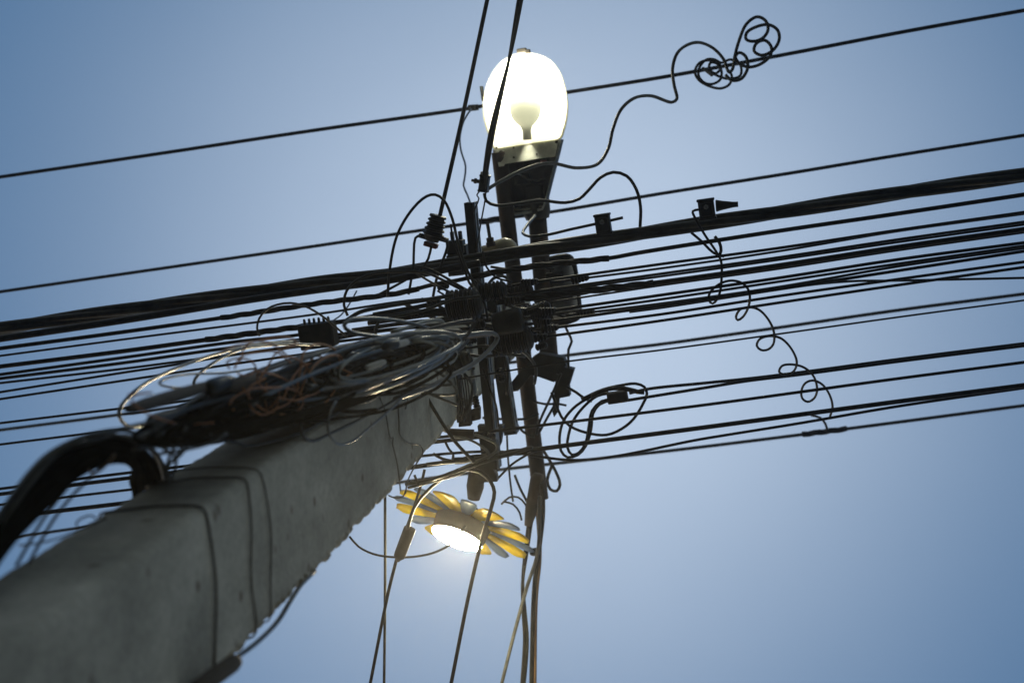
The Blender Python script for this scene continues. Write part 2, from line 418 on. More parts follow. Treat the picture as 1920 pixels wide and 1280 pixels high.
# the thick twisted service bundle
BC = [(0, 616), (240, 580), (480, 547), (600, 530), (720, 516), (865, 493), (980, 472), (1100, 454), (1200, 438), (1300, 422), (1480, 395), (1680, 363), (1920, 328)]
q = resample(path(BC, 5.25, 'lr'), .03); bb = MB()
for k in range(4): bb.tube(helix(q, .0115, .62, k * math.pi / 2 + .6), .0118, 8)
build(bb, 'twisted_power_cable', M['dusty'], label='thickest black cable, four conductors twisted together, below the two single wires', cat='cable')
cable('service_cable', 'heavy black cable hugging the underside of the thick twisted bundle at left', [(0, 635), (240, 599), (480, 560), (620, 540), (720, 527), (820, 508), (900, 493)], 5.15, 14, 'black', ext='l')
o = cable('telecom_cable', 'medium thick cable just below the twisted bundle, wrapped with grips either side of the pole', [(0, 653), (240, 621), (414, 596), (600, 568), (700, 556), (760, 547), (810, 534), (860, 525), (905, 515), (980, 502), (1085, 490), (1142, 484), (1200, 473.5), (1460, 433), (1680, 401), (1920, 365)], 5.1, 8, 'black', group=G1, ext='lr', grips=((414, 790, 11), (885, 1142, 12)))
LFT = [
 ('thin cable with wide sky gaps either side, second below the bundle at left', [(0, 667), (240, 635), (600, 588), (760, 564), (845, 556)], 4.5, 5.15, ()),
 ('thick cable with a knotted grip, third below the bundle at left', [(0, 687), (240, 657), (371, 639), (559, 613), (700, 596), (845, 580)], 9, 5.1, ((385, 600, 12),)),
 ('cable ending in the ribbed black block, uppermost of the close-set group at left', [(0, 702), (240, 669), (446, 640), (557, 628), (590, 622)], 6.5, 5.2, ()),
 ('cable in the close-set left group, second one down', [(0, 709.5), (240, 679), (409, 655), (560, 637), (700, 618)], 6.5, 5.05, ()),
 ('thin cable running beneath the close-set left group', [(0, 718), (240, 690), (409, 668), (559, 650), (820, 617)], 5, 5.25, ()),
 ('thin cable that crosses under its upper neighbour near the big loop at left', [(0, 735), (240, 697), (300, 688), (500, 656), (700, 632)], 5, 5.1, ()),
 ('lowest thin cable above the wide sky gap at left', [(0, 748), (240, 712), (446, 681), (700, 645), (850, 620)], 5, 5.2, ()),
 ('thin sharp cable running into the tape wrapped tip of the coil pile', [(0, 793), (240, 764), (560, 727), (890, 690)], 5, 5.3, ()),
 ('thin cable just above the arching cable bunch at left', [(0, 833), (240, 803), (560, 764), (870, 727)], 5, 5.35, ()),
 ('thin cable seen through the arch of the bent bunch, uppermost there', [(0, 916), (240, 886), (940, 806), (1320, 759), (1680, 710), (1920, 679)], 6, 5.3, ()),
 ('thicker cable second from top through the arch of the bent bunch', [(0, 926), (240, 896), (560, 857), (905, 818)], 8, 5.25, ()),
 ('thin cable third from top through the arch of the bent bunch', [(0, 946), (240, 918), (560, 882), (920, 846), (1090, 862), (1320, 822), (1500, 793), (1680, 762), (1920, 727)], 5.5, 5.4, ()),
 ('thick lowest cable through the arch, leaving right as the heavy low pair', [(0, 970), (240, 942), (740, 880), (1000, 843), (1320, 801), (1680, 753), (1920, 722)], 9, 5.35, ((850, 1000, 14),)),
]
for lab, pts, wp, z, gr in LFT:
    cable('telecom_cable', lab, pts, z, wp, 'black', group=G1, ext='lr' if pts[-1][0] >= 1920 else 'l', grips=gr)
cable('power_line', 'soft blurred grey wire high above, passing between coil pile and pole then right', [(0, 806), (240, 775), (560, 731), (1080, 664), (1240, 645), (1460, 614), (1680, 582), (1920, 551)], 7.6, 6.5, 'dusty', 'wire', group='blurred wires higher up', ext='lr')
cable('power_line', 'soft blurred grey wire high above, lowest line at right', [(0, 1010), (500, 940), (830, 893), (1100, 862), (1320, 837), (1600, 802), (1920, 760)], 7.6, 6.5, 'dusty', 'wire', group='blurred wires higher up', ext='lr', grips=((1500, 1590, 11),))
RGT = [
 ('thin cable, upper of the narrow pair under the wrapped cable at right', [(945, 538), (980, 532), (1240, 495), (1460, 465), (1680, 432), (1920, 398)], 5.5, 5.15, ()),
 ('thin cable, lower of the narrow pair under the wrapped cable at right', [(1035, 529), (1240, 503), (1460, 471), (1680, 434), (1920, 401)], 4.5, 5.2, ()),
 ('cable lying tight against its twin above the heavy right cable, upper twin', [(900, 562), (985, 549), (1240, 513), (1460, 482.5), (1680, 449.5), (1920, 416)], 5, 5.1, ()),
 ('cable lying tight against its twin above the heavy right cable, lower twin', [(900, 565), (985, 552), (1240, 518), (1460, 487), (1680, 454.5), (1920, 421)], 4.5, 5.14, ()),
 ('heavy black cable in the middle of the right hand fan, with spiral wrap', [(930, 568), (980, 560), (1085, 547), (1225, 531), (1460, 498), (1680, 464), (1920, 430)], 9.5, 5.05, ((985, 1225, 14),)),
 ('thin cable touching the underside of the heavy right cable', [(1035, 566), (1240, 535), (1460, 504), (1680, 470), (1920, 436)], 4, 5.2, ()),
 ('uppermost cable of the tight right bunch below the heavy cable', [(980, 590), (1240, 553), (1460, 521), (1680, 487), (1920, 455)], 6, 5.1, ()),
 ('second cable of the tight right bunch below the heavy cable', [(980, 597), (1240, 561), (1460, 528), (1680, 495), (1920, 461)], 5, 5.15, ()),
 ('third cable of the tight right bunch, starting behind the rounded box', [(1060, 591), (1240, 569), (1460, 538), (1680, 500), (1920, 465)], 5, 5.3, ()),
 ('lowest cable of the tight right bunch', [(975, 610), (1240, 573), (1460, 541.5), (1680, 508), (1920, 471)], 6, 5.1, ()),
 ('odd cable leaving the tight bunch to run nearly level to the right edge', [(1180, 585), (1240, 577), (1460, 543), (1530, 533), (1600, 527), (1680, 526), (1920, 521)], 4.5, 5.2, ()),
 ('cable below the tight right bunch, upper of two spaced ones', [(1000, 619), (1240, 589), (1460, 555), (1680, 524), (1920, 491)], 5.5, 5.15, ()),
 ('cable below the tight right bunch, lower of two spaced ones', [(980, 637), (1240, 601), (1460, 567.5), (1680, 535), (1920, 501)], 5.5, 5.1, ()),
 ('thinnest line at right, just below the blurred wire', [(860, 711), (900, 704), (1060, 678), (1240, 656), (1460, 626), (1680, 595), (1920, 563)], 3.6, 5.0, ()),
 ('cable leaving the boxed splice, upper of the two that merge at right', [(1180, 737), (1215, 729), (1320, 718), (1400, 710), (1500, 698), (1680, 674), (1920, 644)], 6, 5.5, ()),
 ('cable leaving the boxed splice, lower of the two that merge at right', [(1165, 752), (1215, 744), (1320, 727), (1400, 714), (1500, 702), (1680, 678), (1920, 648)], 6, 5.45, ()),
]
for lab, pts, wp, z, gr in RGT:
    o = cable('telecom_cable', lab, pts, z, wp, 'black', group=G1, ext='r', grips=gr)
    if pts[0][0] < 1070 and wp > 4.2:
        (x0, y0), (x1, y1) = pts[0][:2], pts[1][:2]; t = 26 / math.hypot(x1 - x0, y1 - y0); kq = mpp(z); gx = RNG.uniform(8, 42)
        ax = unit(P(x1, y1, z) - P(x0, y0, z)); A = P(x0, y0, z) + ax * gx * kq; sd = np.cross(UP, ax)
        wm = MB()
        for q in range(5):
            wm.box(A + ax * (q * 6.2) * kq, ax * 2.4 * kq, sd * (8.5 - q * .8) * kq, UP * .016, .002)
        wm.box(A + ax * 12 * kq + UP * .004, ax * 17 * kq, sd * 4.6 * kq, UP * .012, .003)
        build(wm, 'wedge_clamp', M['ins'], o)

# service drops across the street
cable('drop_cable', 'straight black drop cable from the top edge down to the ribbed clamp with red base', [(924, -45), (918, -20), (868, 215), (824, 408)], 5.2, 8, 'dusty', ext='l')
q = resample(path([(990, -80), (977, -10), (955, 110), (932, 205), (919, 265), (907, 345)], 5.3, 'l'), .02); bb = MB()
for k in range(2): bb.tube(helix(q, .0052, 1.05, k * math.pi + 1.0), .0054, 8)
build(bb, 'drop_cable', M['dusty'], label='flat twisted pair drop cable crossing in front of the lit street lamp', cat='cable')
cable('drop_cable', 'thin drop cable hanging straight down beside the concrete pole to the bottom edge', [(722, 930), (722, 1100), (720, 1300)], 5.4, 5.5, 'matte_black', ext='r')
cable('drop_cable', 'slanting drop cable below the brown splice sleeve', [(745, 1042), (728, 1110), (692, 1292)], 5.0, 6.5, 'black', ext='r')
cable('drop_cable', 'drop cable arching over the flower lamp then slanting to the bottom edge', [(830, 893), (852, 884), (880, 880), (903, 886), (920, 903), (927, 922), (922, 948), (905, 1005), (880, 1110), (842, 1300)], 5.0, 7.5, 'black', ext='r')
cable('drop_cable', 'cable curving from the splice sleeve up to the wires right of the pole', [(764, 992), (775, 955), (800, 921), (838, 891), (870, 876), (930, 857), (995, 838)], 4.95, 6.5, 'dusty')
cable('drop_cable', 'straight thin cable rising from the splice sleeve beside the pole', [(760, 995), (778, 945), (792, 898), (796, 880)], 4.98, 5.5, 'dusty')
cable('drop_cable', 'thin sagging loop through the splice sleeve below the pole', [(655, 1005), (672, 1024), (700, 1038), (740, 1044), (785, 1042), (820, 1033), (852, 1014), (872, 985)], 5.0, 4.5, 'dusty')
cable('drop_cable', 'dark cable hanging from the rusty pipe end to the bottom edge', [(1016, 905), (1018, 960), (1010, 1035), (1002, 1100), (996, 1300)], 5.9, 9, 'black', ext='r')
cable('drop_cable', 'tan jacketed cable hanging to the bottom edge', [(1006, 930), (1012, 1040), (1005, 1120), (1002, 1300)], 5.95, 8, 'tan', ext='r')
cable('drop_cable', 'greenish cable crossing to the left below the rusty pipe end', [(1012, 930), (1008, 1035), (988, 1100), (962, 1195), (936, 1300)], 5.85, 7, 'grey', ext='r')
q = resample(path([(996, 960), (987, 1030), (980, 1090), (983, 1150), (986, 1200), (979, 1300)], 6.0, 'r'), .02); bb = MB()
for k in range(2): bb.tube(helix(q, .0055, .9, k * math.pi), .0062, 7)
build(bb, 'drop_cable', M['dusty'], label='flat twisted pair cable hanging between the tan and greenish cables', cat='cable')

# springy loose tails
cable('coiled_wire', 'stiff wire from the clamp beside the street lamp, ending in loops on the top wire', [(911, 357, 5.35), (930, 345), (985, 317), (1030, 306), (1082, 315), (1120, 308), (1140, 280), (1150, 240), (1165, 205), (1190, 184), (1220, 180), (1260, 192), (1269, 186), (1264, 160), (1261, 130), (1270, 100), (1288, 85), (1310, 80), (1336, 90), (1357, 112), (1367, 136), (1373, 131), (1378, 105), (1386, 76), (1400, 45), (1420, 32), (1436, 40), (1440, 57), (1430, 72), (1412, 78), (1399, 74), (1400, 62), (1420, 50), (1442, 47), (1458, 57), (1461, 75), (1449, 95), (1428, 104), (1414, 96), (1418, 82), (1434, 76), (1446, 88), (1444, 105), (1425, 121), (1402, 126), (1384, 117), (1379, 106), (1386, 99), (1398, 106), (1402, 127), (1390, 148), (1372, 151), (1360, 140)], lambda x, y: 5.4 + min(.9, max(0, (x - 930) / 460)), 6, 'dusty', 'wire', step=4)
cable('coiled_wire', 'small curled wire tied in rings round the top wire', [(1335, 142, 6.5), (1318, 128), (1340, 140), (1365, 148), (1388, 142), (1388, 122), (1370, 112), (1352, 118), (1340, 112), (1325, 112), (1312, 126), (1310, 142), (1320, 155), (1335, 158), (1350, 150), (1353, 135), (1345, 120), (1332, 118), (1330, 130), (1342, 138), (1352, 126), (1335, 114), (1312, 118), (1303, 135), (1310, 150), (1330, 162), (1352, 166), (1368, 158), (1372, 142), (1362, 128)], 6.55, 5, 'dusty', 'wire', step=3.5)
cable('coiled_wire', 'stiff wire from the lamp clamp humping up then dropping to the thick bundle', [(908, 362), (912, 377), (930, 385), (970, 382), (1012, 376), (1060, 380), (1086, 373), (1106, 354), (1126, 333), (1150, 323), (1175, 330), (1193, 355), (1201, 388), (1200, 428)], 5.3, 6, 'dusty', 'wire')
cable('coiled_wire', 'bent wire from the lamp neck to the small cube clamp', [(1003, 404, 5.7), (987, 424, 5.4), (980, 437, 5.3), (992, 443), (1022, 441), (1070, 430), (1125, 418), (1168, 408)], 5.2, 5.5, 'dusty', 'wire')
cable('coiled_wire', 'long springy curl hanging across the wires at right', [(1310, 393), (1299, 396), (1305, 412), (1322, 441), (1343, 472), (1352, 490), (1353, 520), (1350, 547), (1344, 562), (1336, 569), (1329, 563), (1331, 549), (1348, 533), (1370, 526), (1390, 530), (1402, 541), (1406, 556), (1403, 576), (1393, 594), (1383, 600), (1380, 594), (1388, 580), (1404, 576), (1422, 580), (1440, 598), (1451, 622), (1450, 645), (1440, 655), (1427, 656), (1419, 648), (1424, 636), (1442, 630), (1464, 634), (1484, 654), (1494, 679), (1488, 696), (1472, 702), (1461, 697), (1466, 686), (1484, 683), (1508, 689), (1526, 706), (1532, 732), (1526, 747), (1514, 753), (1504, 746), (1503, 731), (1510, 718), (1524, 713), (1541, 720), (1555, 739), (1561, 762), (1556, 782)], lambda x, y: 5.1 + max(0, (y - 560) / 500), 4.6, 'black', 'wire', step=4)
cable('coiled_wire', 'short tail of wire tied to the lowest blurred line at right', [(1520, 778), (1538, 783), (1548, 795), (1551, 806)], 6.6, 4.5, 'dusty', 'wire')
cable('tie_wire', 'short cable stub slanting under the thick bundle at the cone capped clamp', [(1296, 436), (1315, 452), (1338, 474), (1358, 481)], 5.15, 5, 'black', 'wire')
cable('tie_wire', 'short upright cable end leaning on the wires below the cone capped clamp', [(1340, 443), (1349, 455), (1352, 470), (1347, 483)], 5.12, 6, 'black', 'wire')

# ------------------------------------------------------------------ loops left of and around the pole top
LP = [
 ('tall arch of black cable rising over the ribbed clamp with red base', [(727, 556), (730, 510), (745, 440), (775, 390), (800, 368), (816, 365), (832, 375), (848, 410), (858, 452), (872, 497), (887, 528), (896, 542)], 5.05, 5.5, 'dusty'),
 ('bent wire leg left of the ribbed clamp with red base', [(788, 441), (779, 446), (776, 470), (775, 500), (770, 530), (766, 552)], 5.15, 5, 'dusty'),
 ('bent wire leg right of the ribbed clamp with red base', [(833, 448), (839, 455), (838, 466), (829, 492), (818, 525), (812, 556)], 5.15, 5.5, 'dusty'),
 ('wire leaving the red base of the ribbed clamp towards the left', [(809, 460), (803, 485), (788, 507), (755, 528), (705, 555)], 5.15, 5, 'dusty'),
 ('wide low loop above the grey coil, left of the pole top', [(652, 592), (645, 572), (650, 545), (670, 525), (700, 513), (755, 509), (800, 512), (840, 530), (875, 548)], 5.0, 5.5, 'dusty'),
 ('double loop strand curving down to the ribbed insulators', [(780, 500), (800, 503), (830, 517), (855, 532), (880, 546)], 5.0, 5, 'dusty'),
 ('strand running from the loops down right to the insulators', [(780, 512), (810, 530), (845, 548), (870, 556)], 5.05, 4.5, 'dusty'),
 ('small round loop left of the ribbed black block', [(487, 630), (482, 615), (486, 597), (500, 580), (520, 571), (545, 568), (572, 574), (605, 593), (640, 622), (652, 632)], 4.6, 4.5, 'dusty'),
 ('widest loop swinging out left of the coil pile', [(560, 640), (480, 646), (400, 665), (330, 690), (270, 720), (237, 748), (223, 770), (228, 789), (246, 800), (290, 792), (330, 780)], lambda x, y: 3.3 + (x - 250) * .0032, 7, 'grey'),
 ('medium loop inside the widest loop at left', [(600, 646), (520, 646), (450, 655), (400, 680), (372, 702), (363, 718), (370, 729), (392, 737)], lambda x, y: 3.3 + (x - 250) * .003, 6, 'grey'),
 ('flat narrow loop of thin grey wire lying left of the coil pile', [(480, 690), (420, 699), (345, 702), (308, 711), (298, 718), (306, 723), (340, 727), (400, 719), (440, 708)], lambda x, y: 2.9 + (x - 250) * .003, 5, 'grey'),
 ('thick black cable sweeping from the loops to the pole top insulators', [(650, 600), (675, 585), (720, 575), (800, 562), (850, 553)], 4.6, 8, 'dusty'),
 ('cable from the ribbed insulator down into the grey coil', [(900, 555), (850, 562), (800, 580), (750, 592), (715, 598), (706, 612), (704, 632)], 4.7, 6, 'dusty'),
 ('thick dark grey loop between grey coil and pole', [(760, 650), (850, 632), (925, 625), (933, 633), (922, 651), (890, 680), (850, 702), (800, 727), (740, 748)], lambda x, y: 4.0 + (x - 750) * .0026, 9, 'grey'),
 ('orange brown cable beside the thick dark grey loop', [(770, 645), (850, 635), (900, 630), (922, 627)], lambda x, y: 4.05 + (x - 750) * .0026, 5, 'tan'),
 ('pale cable loop on the right edge of the grey coil, against the pole', [(700, 640), (770, 637), (830, 637), (850, 650), (852, 664), (838, 678), (800, 690), (720, 716), (640, 745)], lambda x, y: 3.7 + (x - 700) * .0035, 8, 'pale'),
 ('pale outer cable loop bulging past the grey coil to the pole edge', [(760, 633), (815, 638), (845, 646), (855, 660), (850, 676), (820, 690), (760, 712)], lambda x, y: 3.75 + (x - 700) * .0035, 7, 'pale'),
 ('short grey hairpin loop above the grey coil', [(740, 640), (790, 628), (822, 616), (832, 608), (826, 601), (800, 602), (770, 612), (735, 622)], lambda x, y: 3.95 + (x - 700) * .003, 8, 'pale'),
 ('grey teardrop loop over the ribbed block end of the coil', [(812, 618), (770, 606), (720, 598), (685, 597), (655, 600), (645, 610), (655, 621), (700, 630), (760, 632), (800, 624)], lambda x, y: 3.85 + (x - 700) * .003, 8, 'grey'),
 ('upper pale hairpin of wire lying on the pole face', [(790, 688), (812, 692), (846, 717), (848, 720), (800, 722), (740, 724)], 4.25, 6, 'pale'),
 ('middle pale hairpin of wire lying on the pole face', [(848, 719), (857, 732), (854, 738), (830, 740), (790, 737)], 4.3, 5.5, 'pale'),
 ('lower pale wire end pointing at the pole edge', [(770, 717), (800, 735), (830, 748), (858, 759)], 4.3, 6, 'pale'),
 ('long thin dark wire crossing the coil and pole face', [(840, 690), (760, 738), (690, 778), (620, 812), (588, 826), (572, 822), (564, 800), (568, 775)], lambda x, y: 3.3 + (x - 560) * .0032, 6, 'dusty'),
 ('dark hanging loop on the pole face below the coil', [(752, 748), (720, 778), (690, 803), (660, 827), (637, 833), (620, 820), (614, 795), (620, 770), (630, 752)], lambda x, y: 3.25 + (x - 600) * .003, 5, 'grey'),
 ('dark cable slanting across the pole face to the wires at right', [(795, 735), (820, 778), (852, 826), (889, 866)], 4.6, 7, 'dusty'),
]
for lab, pts, z, wp, mm in LP:
    cable('cable_loop', lab, pts, z, wp, mm, 'cable', group='loose cable loops round the pole top')

CL = [
 [(640, 628), (720, 612), (800, 602), (870, 592), (930, 590)], [(600, 640), (700, 622), (790, 612), (860, 606), (940, 598)],
 [(690, 606), (760, 596), (830, 588), (900, 590)], [(660, 618), (750, 606), (820, 600), (890, 606), (935, 612)],
 [(720, 632), (800, 622), (860, 618), (930, 610)], [(700, 590), (770, 578), (840, 566), (890, 575)],
 [(790, 560), (820, 572), (850, 590), (880, 610)], [(760, 570), (800, 590), (840, 606), (900, 618), (950, 612)],
 [(780, 640), (830, 628), (880, 622), (920, 618)], [(820, 560), (830, 585), (850, 612), (870, 640)], [(800, 575), (850, 596), (905, 600), (960, 590)],
 [(640, 603), (720, 590), (800, 583), (850, 580)], [(800, 608), (850, 620), (890, 640), (900, 660)], [(815, 625), (850, 640), (870, 655), (885, 668)],
]
for k, pts in enumerate(CL):
    cable('loose_cable', 'dark cable in the knot of cables in front of the concrete pole top', pts, 5.1 + .03 * k, 6 + (k % 3) * 1.5, 'black' if k % 3 else 'dusty', 'cable', group='knot of dark cables at the pole top')
# ------------------------------------------------------------------ the coil pile
def zcoil(x): return 2.62 + (x - 250) * .0027
def coil(name, label, cxp, cyp, a, b, tilt, turns, wpx, m, group, jit=.2, dz=.14, npt=40, zoff=0.0):
    th = R_(tilt); out = []
    N = int(turns * npt); ja = 1 + jit * sm_noise(N + 8, npt, 1.)[:N] * .5; jb = 1 + jit * 2 * sm_noise(N + 8, npt, 1.)[:N] * .5
    jz = sm_noise(N + 8, npt // 2, 1.)[:N] * dz * .5
    jx = sm_noise(N + 8, npt, 1.)[:N] * a * jit * .3; jy = sm_noise(N + 8, npt, 1.)[:N] * b * jit * .8
    ph = RNG.random() * 6.28
    for i in range(N):
        t = 2 * math.pi * i / npt + ph
        u, v = a * ja[i] * math.cos(t), b * jb[i] * math.sin(t)
        x = cxp + u * math.cos(th) + v * math.sin(th) + jx[i]; y = cyp - u * math.sin(th) + v * math.cos(th) + jy[i]
        out.append(P(x, y, zcoil(x) + zoff + jz[i] - .05 * math.sin(t)))
    mb = MB().tube(out, wpx * .5 * mpp(zcoil(cxp)), 7)
    return build(mb, name, M[m], label=label, cat='cable coil', group=group)
DARK = 'black cable wound in the dark coil pile tied to the pole'
for (cxp, cyp, a, b, ti, tu, wp) in ((520, 752, 225, 22, 16, 22, 8), (545, 742, 230, 32, 17, 17, 7), (500, 770, 190, 24, 15, 20, 9), (600, 728, 200, 32, 18, 14, 8), (450, 782, 140, 24, 16, 17, 8), (560, 757, 195, 20, 16, 18, 9), (490, 760, 180, 28, 17, 17, 8), (420, 780, 120, 22, 18, 14, 8), (600, 745, 170, 20, 17, 14, 8)):
    coil('cable_coil', DARK, cxp, cyp, a, b, ti, tu, wp, 'matte_black', 'dark coil pile')
GREYL = 'grey cable wound in the lighter coil beside the pole top'
for (cxp, cyp, a, b, ti, tu, wp) in ((705, 678, 145, 30, 15, 6, 8), (725, 690, 125, 32, 17, 5, 7), (670, 700, 175, 34, 18, 4, 7)):
    coil('cable_coil', GREYL, cxp, cyp, a, b, ti, tu, wp, 'grey', 'lighter grey coil', zoff=-.09)
coil('cable_coil', 'long outer grey cable coil wrapping the whole pile', 590, 722, 268, 48, 17, 4, 8, 'dusty', None, .14)
for k in range(20):
    a0 = RNG.random() * 6.28; cxp, cyp = 470 + RNG.random() * 260, 0; cyp = 765 - (cxp - 450) * .27 + RNG.normal() * 14
    aa, bb2 = 90 + RNG.random() * 120, 20 + RNG.random() * 36; tl = R_(10 + RNG.random() * 18); pts = []
    for q in range(12):
        t = a0 + q / 12 * RNG.uniform(5.2, 5.9); u, v = aa * math.cos(t) * (1 + RNG.normal() * .05), bb2 * math.sin(t) * (1 + RNG.normal() * .1)
        x = cxp + u * math.cos(tl) + v * math.sin(tl); pts.append((x, cyp - u * math.sin(tl) + v * math.cos(tl), zcoil(x) - .1))
    cable('cable_loop', 'stray dark loop of cable sprung loose from the coil pile', pts, 3.4, 5 + RNG.random() * 3, ('matte_black', 'dusty', 'black')[k % 3], 'cable', group='stray loops of the coil pile')
coil('cable_coil', 'pale cable looped three times on top of the lighter grey coil', 735, 672, 118, 28, 15, 4, 6.5, 'pale', None, .25, zoff=-.13)
for k in range(5):
    cxp = 470 + RNG.random() * 130; cyp = 735 - (cxp - 470) * .25 + RNG.normal() * 16; aa, bb2 = 28 + RNG.random() * 38, 18 + RNG.random() * 30; a0 = RNG.random() * 6.28; tl = RNG.random() * 3
    pts = []
    for q in range(11):
        t = a0 + q * .5; u, v = aa * math.cos(t) * (1 + RNG.normal() * .08), bb2 * math.sin(t) * (1 + RNG.normal() * .08)
        x = cxp + u * math.cos(tl) + v * math.sin(tl); pts.append((x, cyp - u * math.sin(tl) + v * math.cos(tl), zcoil(x) - .17 + .02 * math.sin(q)))
    cable('thin_wire', 'thin orange brown wire straggling loose in the coil pile', pts, 3.3, 3.6, 'orange', 'wire', group='orange wires in the coil pile')
# tape and tags in the pile
def band(name, label, p0, p1, z0, z1, rpx, m, cat):
    z = (z0 + z1) / 2; r = rpx * mpp(z)
    mb = MB().lathe(P(*p0, z0), P(*p1, z1), [(0, r * .45), (.06, r * .8), (.2, r), (.5, r * 1.04), (.8, r), (.95, r * .85), (1, r * .6)], 14)
    return build(mb, name, M[m], label=label, cat=cat)
band('taped_splice', 'brownish taped cable splice tapering to the left tip of the coil pile', (238, 768), (395, 722), 2.55, 2.95, 13, 'brown', 'splice')
band('taped_splice', 'black end cap of the taped splice in the coil pile', (388, 728), (432, 716), 2.9, 3.05, 17, 'ins', 'splice')
band('taped_splice', 'dull grey taped bulge in the upper middle of the coil pile', (425, 725), (478, 712), 3.0, 3.15, 13, 'brown', 'splice')
band('cable_tape', 'white tape wrapped round the grey coil near the pole top', (735, 648), (765, 641), 3.7, 3.76, 6.5, 'white', 'tape')
band('cable_tape', 'grey tag of tape hanging in the grey coil', (686, 690), (722, 678), 3.55, 3.6, 6, 'white', 'tape')
band('cable_joint', 'round black joint beside the white tape in the grey coil', (718, 650), (745, 645), 3.62, 3.68, 9, 'ins', 'joint')
band('cable_joint', 'grey rounded cable joint at the lower left of the coil pile', (278, 788), (345, 770), 2.62, 2.8, 11, 'dusty', 'joint')
# orange wires in the pile
OR = [
 [(645, 690), (640, 670), (620, 650), (590, 645), (570, 660), (562, 700), (556, 730)],
 [(556, 735), (570, 700), (590, 668), (610, 672), (625, 700), (628, 730), (610, 755)],
 [(660, 700), (610, 682), (570, 685), (545, 715), (530, 750)],
 [(655, 702), (620, 725), (585, 740), (560, 738)],
 [(450, 680), (460, 650), (500, 635), (540, 632), (555, 640), (530, 655)],
 [(415, 660), (450, 645), (490, 640), (515, 648), (540, 668)],
 [(440, 690), (450, 670), (480, 660), (520, 660), (545, 680)],
 [(560, 645), (520, 660), (500, 690), (480, 720)],
 [(240, 740), (255, 738), (285, 736), (250, 742), (246, 750), (262, 766), (300, 785), (345, 795), (400, 792)],
 [(345, 812), (400, 800), (440, 795), (480, 797)],
 [(500, 740), (480, 765), (450, 790), (430, 805)],
 [(525, 742), (500, 770), (465, 785)],
 [(500, 718), (495, 740), (500, 770), (495, 790)],
 [(430, 690), (425, 680), (440, 672), (470, 676), (480, 690), (465, 705), (445, 700)],
]
for k, pts in enumerate(OR):
    cable('thin_wire', 'thin orange brown wire straggling loose in the coil pile', pts, lambda x, y: zcoil(x) - .12 - .03 * math.sin(x * .05), 4, 'orange', 'wire', group='orange wires in the coil pile')
# tie ends under the pile
for k, pts in enumerate([[(300, 790), (280, 812), (262, 828)], [(300, 795), (296, 815), (285, 830)], [(330, 795), (300, 815), (255, 830)], [(350, 800), (335, 825), (320, 850), (310, 880)], [(345, 830), (335, 850), (318, 870), (312, 900)], [(360, 820), (345, 845), (325, 865)], [(310, 838), (355, 828), (395, 815)], [(300, 850), (350, 842), (400, 828), (425, 812)], [(190, 815), (240, 800), (290, 788)], [(250, 842), (300, 838), (330, 860), (320, 900)]]):
    cable('cable_end', 'loose dark cable strand between the coil pile and the bent bunch', pts, lambda x, y: 2.62 + (x - 300) * .0016, 7, 'dusty', 'cable', group='strands between coil pile and bent bunch')
# bent bunch at lower left
for k in range(24):
    a = -1 + 2 * k / 23.0 + RNG.normal() * .06; j = RNG.normal(size=12) * 4; zo = RNG.normal() * .04; f = 1 + RNG.normal() * .12
    pts = [(-85 + a * 30 * f, 1130, 2.04 + zo), (-40 + a * 27 * f + j[0], 1062 + a * 6, 2.16 + zo), (7 + a * 25 * f + j[1], 1000 + a * 9 * f, 2.27 + zo), (56 + a * 26 * f + j[2], 932 + a * 17 * f + j[3], 2.38 + zo), (110 + a * 23 * f, 880 + a * 24 * f, 2.47 + zo), (175 + a * 7 + j[4], 843 + a * 26 + j[5], 2.56 + zo), (236 - a * 12 + j[6], 838 + a * 22 + j[7], 2.68 + zo), (270 - a * 22 + j[8], 860 + a * 13, 2.82 + zo), (281 - a * 30 + j[9], 893 + a * 8, 2.98 + zo * .5), (282 - a * 32 + j[10], 935 + a * 12, 3.12 + zo * .5), (270 - a * 32, 985, 3.2)]
    cable('bunched_cable', 'dark cable in the bunch bending over and down beside the concrete pole', pts, 2.5, 9 + RNG.random() * 3, 'dusty' if k < 3 else 'matte_black', 'cable', group='bent cable bunch at the lower left')
for pts in ([(30, 1060), (90, 960), (170, 870), (222, 845)], [(40, 1080), (110, 960), (180, 885), (228, 850)], [(-10, 1010), (40, 930), (110, 850), (160, 825)]):
    cable('bunched_cable', 'thin outlying cable beside the bent bunch at lower left', pts, lambda x, y: 2.25 + x * .0018, 7, 'dusty', 'cable', group='outlying thin cables of the bent bunch')
cable('bunched_cable', 'short cable with warm bright edge under the arch of the bent bunch', [(215, 852), (200, 870), (183, 884), (172, 886), (165, 878)], 2.5, 6, 'tan', 'cable')  # warm highlight on this cable painted as a tan jacket
cable('thin_wire', 'thin wire running from the bent bunch to the pole edge', [(35, 1022), (70, 1018), (105, 1010), (150, 992), (200, 970)], 2.5, 4, 'dusty', 'wire')
cable('thin_wire', 'tiny curl of wire on the left pole edge', [(145, 990), (143, 980), (155, 970), (172, 966), (180, 972)], 2.6, 4, 'dusty', 'wire')

